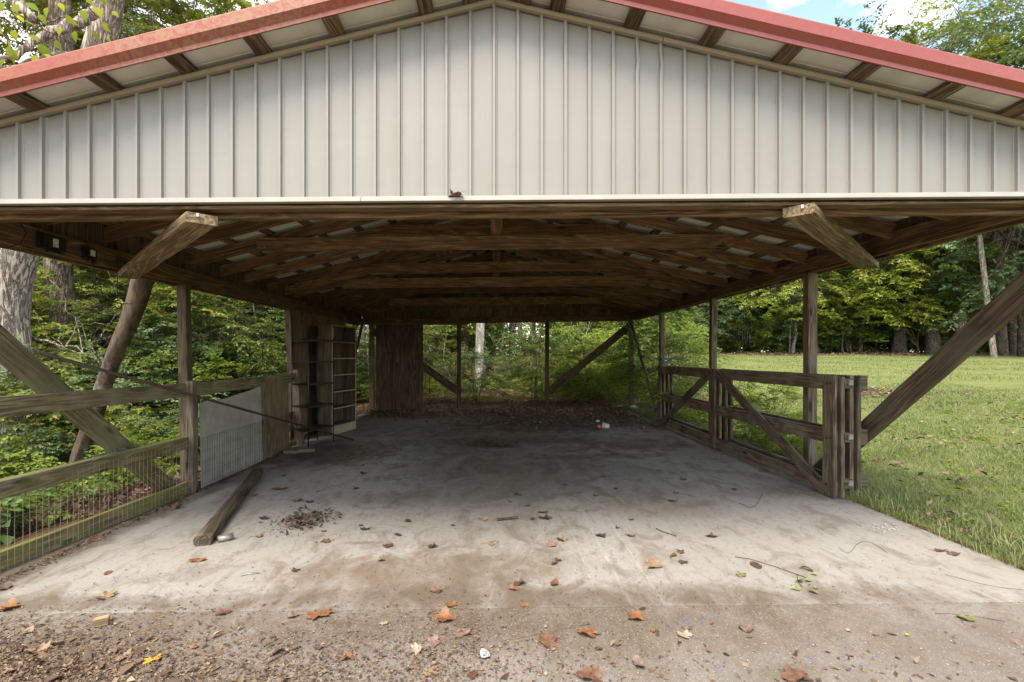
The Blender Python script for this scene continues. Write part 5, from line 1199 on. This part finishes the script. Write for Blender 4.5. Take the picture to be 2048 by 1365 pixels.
def blades(n, x0, x1, y0, y1, h, w_, seed, dens=None):
    r = np.random.default_rng(seed); x = r.uniform(x0, x1, n); y = r.uniform(y0, y1, n)
    pch = 0.5+0.5*np.sin(x*3.1+np.sin(y*2.3)*1.7)*np.sin(y*2.7+x*0.8); k = r.random(n) < 0.45+0.55*pch
    k &= (lawnmask(x, y) > 0.3) | ((x > 3.53+0.05*np.sin(y*7)+0.04*np.sin(y*17)) & (x < 3.9))
    bare = np.sin(x*1.3+2)*np.sin(y*1.05+0.6)+0.4*np.sin(x*4.1)*np.sin(y*3.7); k &= r.random(n) > np.clip((bare-0.55)*2.2, 0, 0.85)
    x = x[k]; y = y[k]; n = len(x); z = gz(x, y)-0.005
    hh = h*r.uniform(0.4, 1.2, n)*(0.7+0.6*pch[k]); a = r.uniform(0, 6.283, n); ln = r.uniform(0.2, 1.1, n)*hh
    dx, dy = np.cos(a), np.sin(a); b_ = a+1.57+r.normal(0, 0.5, n)
    sx, sy = np.cos(b_)*w_/2, np.sin(b_)*w_/2
    b0 = np.stack([x-sx, y-sy, z], 1); b1 = np.stack([x+sx, y+sy, z], 1)
    m0 = np.stack([x-sx*0.7+dx*ln*0.35, y-sy*0.7+dy*ln*0.35, z+hh*0.62], 1); m1 = np.stack([x+sx*0.7+dx*ln*0.35, y+sy*0.7+dy*ln*0.35, z+hh*0.62], 1)
    tp = np.stack([x+dx*ln, y+dy*ln, z+hh], 1)
    v = np.stack([b0, b1, m1, m0, tp], 1).reshape(-1, 3); i = np.arange(n)[:, None]*5
    f = np.stack([np.concatenate([i, i+1, i+2], 1), np.concatenate([i, i+2, i+3], 1), np.concatenate([i+3, i+2, i+4], 1)], 1).reshape(-1, 3)
    lv = np.clip(r.beta(2, 2.4, n)+(r.random(n) < 0.10)*0.5, 0, 1)
    return v, f, np.repeat(lv, 5)
GM = grassmat()
for args in ((120000, 3.57, 7.5, 2.6, 7.0, 0.050, 0.005, 1), (110000, 4.0, 11.5, 6.5, 13.5, 0.052, 0.008, 2), (80000, 4.2, 24, 13, 34, 0.055, 0.018, 3)):
    v, f, la = blades(*args); setp(obj('lawn_grass', np_mesh('lawn_grass', v, f, GM, {'lv': la})), kind='stuff')
v, f, la = blades(16000, 3.56, 4.15, 3.0, 13.3, 0.12, 0.007, 9); setp(obj('tall_grass_tufts', np_mesh('tall_grass_tufts', v, f, GM, {'lv': la})), kind='stuff')
bp = np.column_stack([rg.uniform(3.65, 10, 520), rg.uniform(2.8, 12, 520)]); bp = bp[np.sin(bp[:, 0]*1.9)*np.sin(bp[:, 1]*1.7+1) > -0.1]; cover('lawn_weeds', bp, 0.02, 0.05, 4, 4, 0.04, 0.12, LF_BRIGHT, 23)
n = 3200; bp = np.column_stack([rg.uniform(3.7, 10.5, n), rg.uniform(2.8, 13, n)]); kk = (np.sin(bp[:, 0]*2.2+1)*np.sin(bp[:, 1]*1.6)+rg.normal(0, 0.5, n)) > 0.35
litter('dead_leaf_scatter', bp[kk], lambda x, y: gz(x, y)+0.046, 0.04, 0.12, M_LIT, 21, 0.5)
n = 1300; bp = np.column_stack([rg.uniform(3.9, 9, n), rg.uniform(3, 8.5, n)]); bp = bp[(np.sin(bp[:, 0]*2.9)*np.sin(bp[:, 1]*2.1+2)+rg.normal(0, 0.4, n)) > 0.1]; litter('dead_leaf_scatter', bp, lambda x, y: gz(x, y)+0.055, 0.05, 0.13, M_LIT, 27, 0.6)
n = 1500; bp = np.column_stack([3.66+np.abs(rg.normal(0, 0.25, n)), rg.uniform(2.7, 5.5, n)]); litter('dead_leaf_scatter', bp, lambda x, y: gz(x, y)+0.02, 0.01, 0.05, M_LIT, 22, 0.5)

# ------------------------------------------------------------------ single fallen leaves, each lying where one can see it
def dead_leaf_mat(name, a, b2):
    m, t, b = newmat(name); g = N(t); vec, rnd, tcn = objvec(g)
    f = g.noise(vec, 22, 6, 0.65); c = g.mix(g.ramp(f, [(0.35, 0.0), (0.65, 1.0)]), a, b2)
    sp = g.ramp(g.noise(vec, 70, 3, 0.6), [(0.62, 0.0), (0.68, 1.0)]); c = g.mix(g.math('MULTIPLY', sp, 0.6), c, tuple(x*0.3 for x in a))
    g.l(c, b.inputs['Base Color']); b.inputs['Roughness'].default_value = 0.6; g.bump(f, 0.5, 0.004, b); return m
DL = {'orange': dead_leaf_mat('orange_dead_leaf', (0.13, 0.047, 0.017), (0.25, 0.105, 0.042)), 'brown': dead_leaf_mat('brown_dead_leaf', (0.07, 0.032, 0.017), (0.16, 0.078, 0.044)),
      'tan': dead_leaf_mat('tan_dead_leaf', (0.13, 0.078, 0.042), (0.25, 0.16, 0.095)), 'pale': dead_leaf_mat('pale_dead_leaf', (0.22, 0.165, 0.115), (0.36, 0.29, 0.215)),
      'dark': dead_leaf_mat('dark_dead_leaf', (0.035, 0.02, 0.014), (0.10, 0.06, 0.04)), 'yellow': dead_leaf_mat('yellow_dead_leaf', (0.42, 0.20, 0.02), (0.58, 0.33, 0.04)),
      'pink': dead_leaf_mat('pinkish_dead_leaf', (0.11, 0.066, 0.05), (0.21, 0.14, 0.11)), 'green': dead_leaf_mat('wilted_green_leaf', (0.10, 0.11, 0.03), (0.20, 0.21, 0.07)),
      'grey': dead_leaf_mat('grey_paper', (0.34, 0.34, 0.33), (0.48, 0.47, 0.45))}
def leaf_outline(kind, k, rg):
    t = 2*math.pi*k
    if kind == 'maple':
        r = 0.34+0.17*abs(math.cos(2.5*t))**0.8+0.03*math.sin(17*t)
        r *= 0.55+0.45*min(1, abs(math.sin((t-math.pi)/2))*1.6) if abs(t-math.pi) < 0.6 else 1
    elif kind == 'oak': r = (0.26+0.24*abs(math.cos(t)))*(0.78+0.22*math.sin(9*t))
    else: r = 0.5/math.sqrt((math.cos(t)/1.0)**2+(math.sin(t)/0.52)**2)*(1+0.02*math.sin(13*t))
    return r
def fallen_leaf(px, py, wpx, kind, colr, label, curl=None, zf=None, loc=None, cat='leaf', name='fallen_leaf'):
    p = loc or F(px, py); size = wpx/1000*p.y
    rg = np.random.default_rng(int(px*7+py)); n = 36; rings = (0.35, 0.7, 1.0)
    cu = rg.uniform(0.35, 1.0) if curl is None else curl; ph = rg.uniform(0, 6.28); ax = rg.uniform(0, 3.14)
    V = [(0, 0, 0.0)]; 
    for r0 in rings:
        for k in range(n):
            q = leaf_outline(kind, k/n, rg)*r0; t = 2*math.pi*k/n; x, y = q*math.cos(t), q*math.sin(t)
            u = x*math.cos(ax)+y*math.sin(ax)
            z = cu*(1.1*u*u)+0.05*cu*math.sin(3*t+ph)*r0**2*1.3+0.018*math.cos(10*math.pi*k/n)*r0
            sh = 1-0.35*cu*abs(u)*1.3
            V.append((x*sh, y*sh, z))
    zs = min(v[2] for v in V); V = [(x*size*1.15, y*size*1.15, (z-zs)*size*1.0) for x, y, z in V]
    Fc = [(0, 1+k, 1+(k+1) % n) for k in range(n)]
    for r in range(2):
        for k in range(n): k2 = (k+1) % n; Fc.append((1+r*n+k, 1+(r+1)*n+k, 1+(r+1)*n+k2, 1+r*n+k2))
    me = pymesh('blade', V, Fc, DL[colr])
    M = Matrix.Translation(p+Vector((0, 0, 0.003))) @ Matrix.Rotation(rg.uniform(0, 6.28), 4, 'Z') @ Matrix.Rotation(rg.normal(0, 0.12), 4, 'X')
    if size > 0.05 and kind != 'oval' and cat == 'leaf':
        e = empty(name, p, label, cat, None); obj('blade', me, M, e)
        a = rg.uniform(0, 6.28); q = p+Vector((math.cos(a)*size*0.3, math.sin(a)*size*0.3, 0.006)); q2 = p+Vector((math.cos(a+0.3)*size*0.95, math.sin(a+0.3)*size*0.95, 0.008))
        tube('leaf_stalk', [q, (q+q2)/2+Vector((0, 0, 0.006)), q2], 0.0013, DL['brown'], e, 4)
    else: setp(obj(name, me, M), label, cat)
FL = [(210, 1195, 46, 'oak', 'tan', 'curled tan leaf alone on the pale concrete left of centre'), (395, 1122, 30, 'oval', 'orange', 'small orange-brown leaf just in front of the landscape timber end'),
 (640, 1231, 56, 'oak', 'orange', 'flat orange oak leaf on the joint between floor and apron'), (873, 1183, 30, 'oak', 'brown', 'dark brown curled leaf above the joint near the middle'),
 (902, 1210, 24, 'maple', 'orange', 'small orange leaf on the joint right of the dark curled one'), (888, 1238, 44, 'maple', 'orange', 'torn orange leaf just below the joint near the middle'),
 (925, 1268, 36, 'maple', 'pink', 'dusty pinkish leaf below the torn orange one'), (865, 1287, 30, 'maple', 'pink', 'grey-pink crumpled leaf left of the dusty pinkish one'),
 (834, 1302, 36, 'oak', 'pale', 'pale leaf lying on bright aggregate left of centre'), (693, 1317, 28, 'maple', 'orange', 'orange leaf at the lower left of centre on pale aggregate'),
 (861, 1347, 36, 'oak', 'tan', 'tan leaf at the bottom edge left of centre'), (943, 1351, 28, 'maple', 'brown', 'brown-orange leaf at the bottom edge near the middle'),
 (1028, 1178, 20, 'maple', 'orange', 'small torn leaf where the crack meets the dirt'), (1109, 1168, 28, 'oval', 'brown', 'rolled brown leaf on the floor right of the crack'),
 (1049, 1211, 21, 'oak', 'orange', 'small orange-brown leaf sitting on the joint right of centre'), (1105, 1091, 22, 'maple', 'tan', 'tan leaf standing up on the crack'),
 (1099, 1285, 42, 'maple', 'brown', 'glossy brown folded leaf on the apron right of centre'), (1173, 1268, 38, 'maple', 'orange', 'lobed orange-brown leaf right of the glossy folded one'),
 (1270, 1236, 38, 'maple', 'orange', 'strong orange-brown leaf just below the joint at the streaks'), (1285, 1218, 18, 'oak', 'dark', 'small grey leaf tucked behind the strong orange one'),
 (1303, 1131, 40, 'maple', 'tan', 'large tan-brown leaf with long stalk on the clean floor'), (1347, 1112, 18, 'oval', 'brown', 'small round brown leaf beyond the large tan one'),
 (1368, 1271, 28, 'maple', 'pale', 'pale cream leaf on the dark apron with blue threads nearby'), (1307, 1263, 14, 'maple', 'orange', 'tiny orange leaf left of the pale cream leaf'),
 (1277, 1330, 38, 'oval', 'pink', 'long pinkish leaf near the bottom edge right of centre'), (1180, 1356, 50, 'maple', 'brown', 'big rust-brown leaf cut by the bottom edge'),
 (1191, 992, 13, 'oval', 'brown', 'small brown leaf standing far back on the grey floor'), (966, 1040, 22, 'oak', 'tan', 'tan curled leaf left of the bark strip'),
 (1090, 1037, 28, 'maple', 'dark', 'dark lobed leaf right of the bark strip'), (730, 1059, 20, 'maple', 'dark', 'dark crumpled leaf on the white part of the floor'),
 (1493, 1258, 30, 'maple', 'pink', 'pinkish star-shaped leaf on the dark right apron'), (1932, 1238, 28, 'maple', 'green', 'wilted green leaf at the right side of the apron'),
 (1596, 1358, 56, 'maple', 'brown', 'wide red-brown leaf at the bottom edge on the right'), (1483, 1152, 20, 'maple', 'green', 'small wilted green leaf left of the twig'),
 (12, 1219, 44, 'maple', 'orange', 'orange-brown leaf at the left margin of the apron'), (6, 1178, 28, 'maple', 'brown', 'brown leaf at the left margin above the orange one'),
 (75, 1303, 42, 'maple', 'tan', 'tan crumpled leaf in the litter at the lower left'), (306, 1321, 34, 'oak', 'yellow', 'bright yellow-orange leaf at the lower left'),
 (248, 1316, 42, 'oak', 'tan', 'tan leaf left of the bright yellow one'), (389, 1296, 22, 'oak', 'orange', 'small orange leaf right of the bright yellow one'),
 (447, 1226, 28, 'maple', 'brown', 'brown leaf lying on the joint at the left'), (586, 1233, 22, 'maple', 'pink', 'pinkish leaf left of the orange oak leaf'),
 (350, 1018, 28, 'maple', 'tan', 'tan leaf near the foot of the left fence'), (192, 1081, 16, 'oval', 'orange', 'small orange leaf beside the mossy bottom rail'),
 (215, 1147, 20, 'oval', 'orange', 'small oval orange leaf on the bright concrete at the left'), (594, 1002, 24, 'maple', 'tan', 'tan leaf just behind the crumbled leaf pile'),
 (620, 1004, 16, 'maple', 'dark', 'dark leaf behind the crumbled leaf pile'), (528, 1038, 20, 'maple', 'dark', 'dark brown leaf left of the crumbled leaf pile'),
 (559, 979, 30, 'oval', 'brown', 'flat brown leaf right of the far end of the landscape timber'), (509, 991, 16, 'maple', 'tan', 'small tan leaf close to the landscape timber'),
 (440, 1077, 24, 'maple', 'brown', 'reddish leaf wedged behind the rusty can'), (1512, 1132, 30, 'oval', 'dark', 'flat oval brown piece lying beside the long twig'),
 (1366, 960, 14, 'maple', 'brown', 'curled brown leaf on the floor in front of the gate'), (1905, 1108, 24, 'maple', 'brown', 'brown leaf on the right edge of the floor by the grass'),
 (1880, 1102, 26, 'oak', 'brown', 'dark brown leaf where the floor meets the lawn'), (768, 1248, 20, 'oak', 'pale', 'small pale leaf scrap on the dirty band'),
 (1424, 1248, 12, 'oak', 'orange', 'tiny tan leaf on the dark apron'), (1752, 1271, 13, 'oval', 'orange', 'tiny orange leaf on the right apron'), (1814, 1271, 10, 'oval', 'yellow', 'tiny yellow leaf on the right apron'),
 (1696, 1262, 14, 'oak', 'pale', 'tiny cream leaf curled on the right apron'), (1700, 1313, 14, 'oval', 'orange', 'tiny orange leaf among blue threads at the lower right')]
for a in FL: fallen_leaf(*a)
ru2 = random.Random(33)
for i in range(70):
    px = ru2.uniform(420, 1500); py = ru2.triangular(840, 1190, 880)
    p = F(px, py)
    if p.x < -2.9 or p.x > 3.1: continue
    sz = ru2.uniform(0.04, 0.10)
    kd = ru2.choice(['maple', 'oval', 'oak']); cl_ = ru2.choice(['dark', 'dark', 'brown', 'dark', 'tan'])
    zx = ('near the left boards', 'left of centre', 'in the middle', 'right of centre', 'near the gate')[min(4, int((p.x+2.9)/1.2))]; zy = ('at the front of the shade', 'halfway in', 'deep inside')[0 if p.y < 5.2 else (1 if p.y < 7.5 else 2)]
    fallen_leaf(px+i*0.01, py, sz/p.y*1000, kd, cl_, f"{'large' if sz > 0.07 else 'small'} {cl_} {dict(maple='lobed', oval='oval', oak='ragged')[kd]} leaf {zx}, {zy}", loc=p)
    o = [q for q in col.objects if q.name.startswith('fallen_leaf')][-1]; o['group'] = 'dry leaves scattered over the shaded floor'
fallen_leaf(970, 1311, 34, 'oval', 'grey', 'crumpled scrap of grey-white paper on the apron near the middle', 0.5, cat='paper scrap', name='paper_scrap')
fallen_leaf(0, 0, 34, 'maple', 'pink', 'torn dry leaf caught on the cream trim under the gable', 0.9, loc=Vector(((910-990)/1000*2.985, 2.978, zb(-0.24)-0.018)), cat='leaf')
bk = F(1014, 1040); setp(board('bark_strip', bk+Vector((-0.09, -0.02, 0.012)), bk+Vector((0.10, 0.03, 0.016)), 0.012, 0.035, DL['dark'], None), 'dark strip of bark on the floor near the middle', 'bark')

# ------------------------------------------------------------------ odds and ends on the floor
cn = F(452, 1082); e = empty('tin_can', cn, 'small dented metal can lying on its side beside the timber end', 'can')
tube('can_body', [cn+Vector((-0.045, -0.03, 0.026)), cn+Vector((0.0, 0.0, 0.026)), cn+Vector((0.035, 0.04, 0.026))], [0.026, 0.0255, 0.026], M_GALV, e, 18)
tube('can_rim', [cn+Vector((-0.0475, -0.0325, 0.026)), cn+Vector((-0.044, -0.0285, 0.026))], [0.0275, 0.0275], M_GALV, e, 18)
wb = F(203, 1250); setp(box('wood_offcut', wb+Vector((0, 0, 0.022)), (0.07, 0.05, 0.04), W_FRESH, None, 0.003, Matrix.Rotation(R(30), 4, 'Z')), 'small square wood offcut lying in the leaf litter at the left of the apron', 'wood block')
sp_ = F(498, 1150); setp(tube('metal_strip', [sp_+Vector((-0.05, -0.02, 0.004)), sp_+Vector((0, 0.01, 0.006)), sp_+Vector((0.06, 0.02, 0.004))], [0.006, 0.008, 0.005], M_GALV, None, 6), 'small grey metal strip beside a brown leaf left of centre', 'metal strip')
cu = F(1213, 857); e = empty('paper_cup', cu, 'white plastic cup lying on its side at the far right of the floor', 'cup')
tube('cup_body', [cu+Vector((0.05, -0.03, 0.045)), cu+Vector((-0.06, 0.03, 0.055))], [0.045, 0.062], M_WHITE, e, 16)
tube('cup_rim', [cu+Vector((-0.058, 0.029, 0.055)), cu+Vector((-0.064, 0.032, 0.055))], [0.066, 0.066], M_WHITE, e, 16)
oc = F(1200, 856); setp(tube('orange_lid', [oc+Vector((-0.05, 0, 0.03)), oc+Vector((0.03, 0.0, 0.03))], [0.04, 0.045], M_ORANGE, None, 12), 'orange plastic lid beside the white cup', 'lid')
for i, (px, py, w_, lab) in enumerate(((1268, 812, 0.16, 'crumpled clear plastic bag at the foot of the right back corner post'), (1196, 838, 0.07, 'small white plastic scrap on the litter heap'), (1240, 810, 0.12, 'pale plastic wrapper on the litter heap near the corner post'))):
    p = F(px, py+6); bm = bmesh.new(); bmesh.ops.create_icosphere(bm, subdivisions=3, radius=1)
    for v in bm.verts:
        q = 1+0.5*mnoise.noise(v.co*2.3+Vector((i*5, 0, 0)))+0.25*mnoise.noise(v.co*6); v.co = Vector((v.co.x*w_*0.6*q, v.co.y*w_*0.4*q, (v.co.z*0.35*q+0.3)*w_))
    setp(obj('plastic_bag', bm_mesh('plastic_bag', bm), Matrix.Translation(p), None, M_WHITE), lab, 'plastic bag')
def stone_mesh(seed):
    bm = bmesh.new(); bmesh.ops.create_icosphere(bm, subdivisions=2, radius=1)
    for v in bm.verts: q = 1+0.45*mnoise.noise(v.co*1.1+Vector((seed*3.3, 0, 0))); v.co = Vector((v.co.x*q, v.co.y*q*0.8, v.co.z*q*0.5))
    return bm_mesh('pebble', bm, True)
SM = [stone_mesh(i) for i in range(4)]
for m_ in SM: m_.materials.append(M_STONE)
rq = random.Random(4)
for i in range(34):
    px = rq.gauss(1768, 22); py = 1054+(px-1768)*0.22+rq.gauss(0, 5); p = F(px, py); s = rq.uniform(0.006, 0.013)
    o = obj('pebble', SM[i % 4], Matrix.Translation(p+Vector((0, 0, s*0.4))) @ Matrix.Rotation(rq.uniform(0, 6.28), 4, 'Z') @ Matrix.Scale(s, 4))
    setp(o, 'small grey pebble in the patch near the right edge of the floor', 'pebble', 'pebbles near the right edge')
def floor_line(name, pts, r, mat, label, cat, lift=0.004, parent=None, bump=0.0):
    q = [F(a, b_)+Vector((0, 0, lift+bump*math.sin(i*1.3))) for i, (a, b_) in enumerate(pts)]
    o = tube(name, q, r, mat, parent, 5)
    if parent is None: setp(o, label, cat)
    return o
floor_line('loose_wire', [(1678, 1096), (1685, 1103), (1697, 1108), (1706, 1100), (1712, 1090), (1724, 1084), (1742, 1086), (1758, 1094), (1774, 1106)], 0.0012, M_WIRE2, 'thin S-shaped wire lying on the floor at the right', 'wire', 0.004, None, 0.002)
tw_ = empty('leafy_twig', F(1550, 1130), 'long thin twig with wilted green leaves on the floor at the right', 'twig')
floor_line('stem', [(1470, 1115), (1500, 1120), (1550, 1135), (1600, 1152), (1618, 1158)], 0.0022, W_LOG, None, None, 0.006, tw_, 0.002)
floor_line('stem', [(1594, 1150), (1596, 1165), (1604, 1175)], 0.0016, W_LOG, None, None, 0.006, tw_)
for i, (px, py, s) in enumerate(((1598, 1138, 16), (1628, 1146, 24), (1622, 1160, 20), (1590, 1164, 14), (1604, 1168, 18), (1602, 1180, 18), (1618, 1182, 20), (1630, 1180, 14), (1635, 1152, 12))):
    p = F(px, py); a = i*1.9; V_, F_, _ = broad_leaf_np((0, 0, 0.004), (math.cos(a), math.sin(a), 0.25), (math.sin(i), math.cos(i*2), 1.2), s*p.y/1000*1.1, np.random.default_rng(i), 0)
    obj('leaf', pymesh('leaf', V_, F_, DL['green']), Matrix.Translation(p+Vector((0, 0, 0.006))), tw_)
floor_line('dry_twig', [(1478, 1008), (1500, 1018), (1512, 1012), (1526, 988)], 0.0022, W_LOG, 'thin bent dry twig on the floor in front of the gate', 'twig', 0.01)
floor_line('dry_twig', [(1312, 1058), (1325, 1064), (1352, 1073)], 0.005, DL['dark'], 'short thick dark stick on the floor right of the streaks', 'twig')
floor_line('dry_twig', [(1890, 1150), (1960, 1168), (2000, 1176), (2060, 1182)], 0.0011, W_LOG, 'long thin stem at the right edge of the floor', 'twig')
floor_line('dry_twig', [(1870, 1228), (1905, 1229), (1950, 1234), (2010, 1244)], 0.0012, W_LOG, 'hair-thin stem behind the wilted green leaf at the right', 'twig')
floor_line('dry_twig', [(530, 1330), (570, 1308), (602, 1294)], 0.004, DL['dark'], 'dark stick lying in the litter at the lower left of centre', 'twig')
floor_line('dry_twig', [(1000, 1283), (1030, 1278), (1060, 1272), (1180, 1248)], 0.0012, DL['tan'], 'hair-thin straw across the apron right of centre', 'twig')
floor_line('dry_twig', [(1870, 870), (1880, 880)], 0.002, DL['tan'], 'tiny straw on the lawn edge', 'twig') if False else None
# blue thread fibres trodden into the apron
V = []; Fc = []
for (cx, cy, n_) in ((1390, 1245, 16), (1460, 1335, 20), (1720, 1330, 26), (1690, 1280, 10), (750, 1290, 12), (770, 1345, 14), (190, 1262, 10), (230, 1240, 10), (1600, 1325, 12), (20, 1265, 6)):
    for i in range(n_):
        a_ = (cx+rq.gauss(0, 26), cy+rq.gauss(0, 9)); p = F(*a_)+Vector((0, 0, 0.003)); th = rq.uniform(0, 6.28); l_ = rq.uniform(0.008, 0.035)
        if i % 2: continue
        pts = [p+Vector((math.cos(th+k*0.5*rq.random())*l_*k/3, math.sin(th+k*0.5)*l_*k/3, 0.0)) for k in range(4)]
        tube_np(pts, 0.0009, 3, V, Fc)
setp(obj('blue_threads', pymesh('blue_threads', V, Fc, M_BLUE)), kind='stuff')
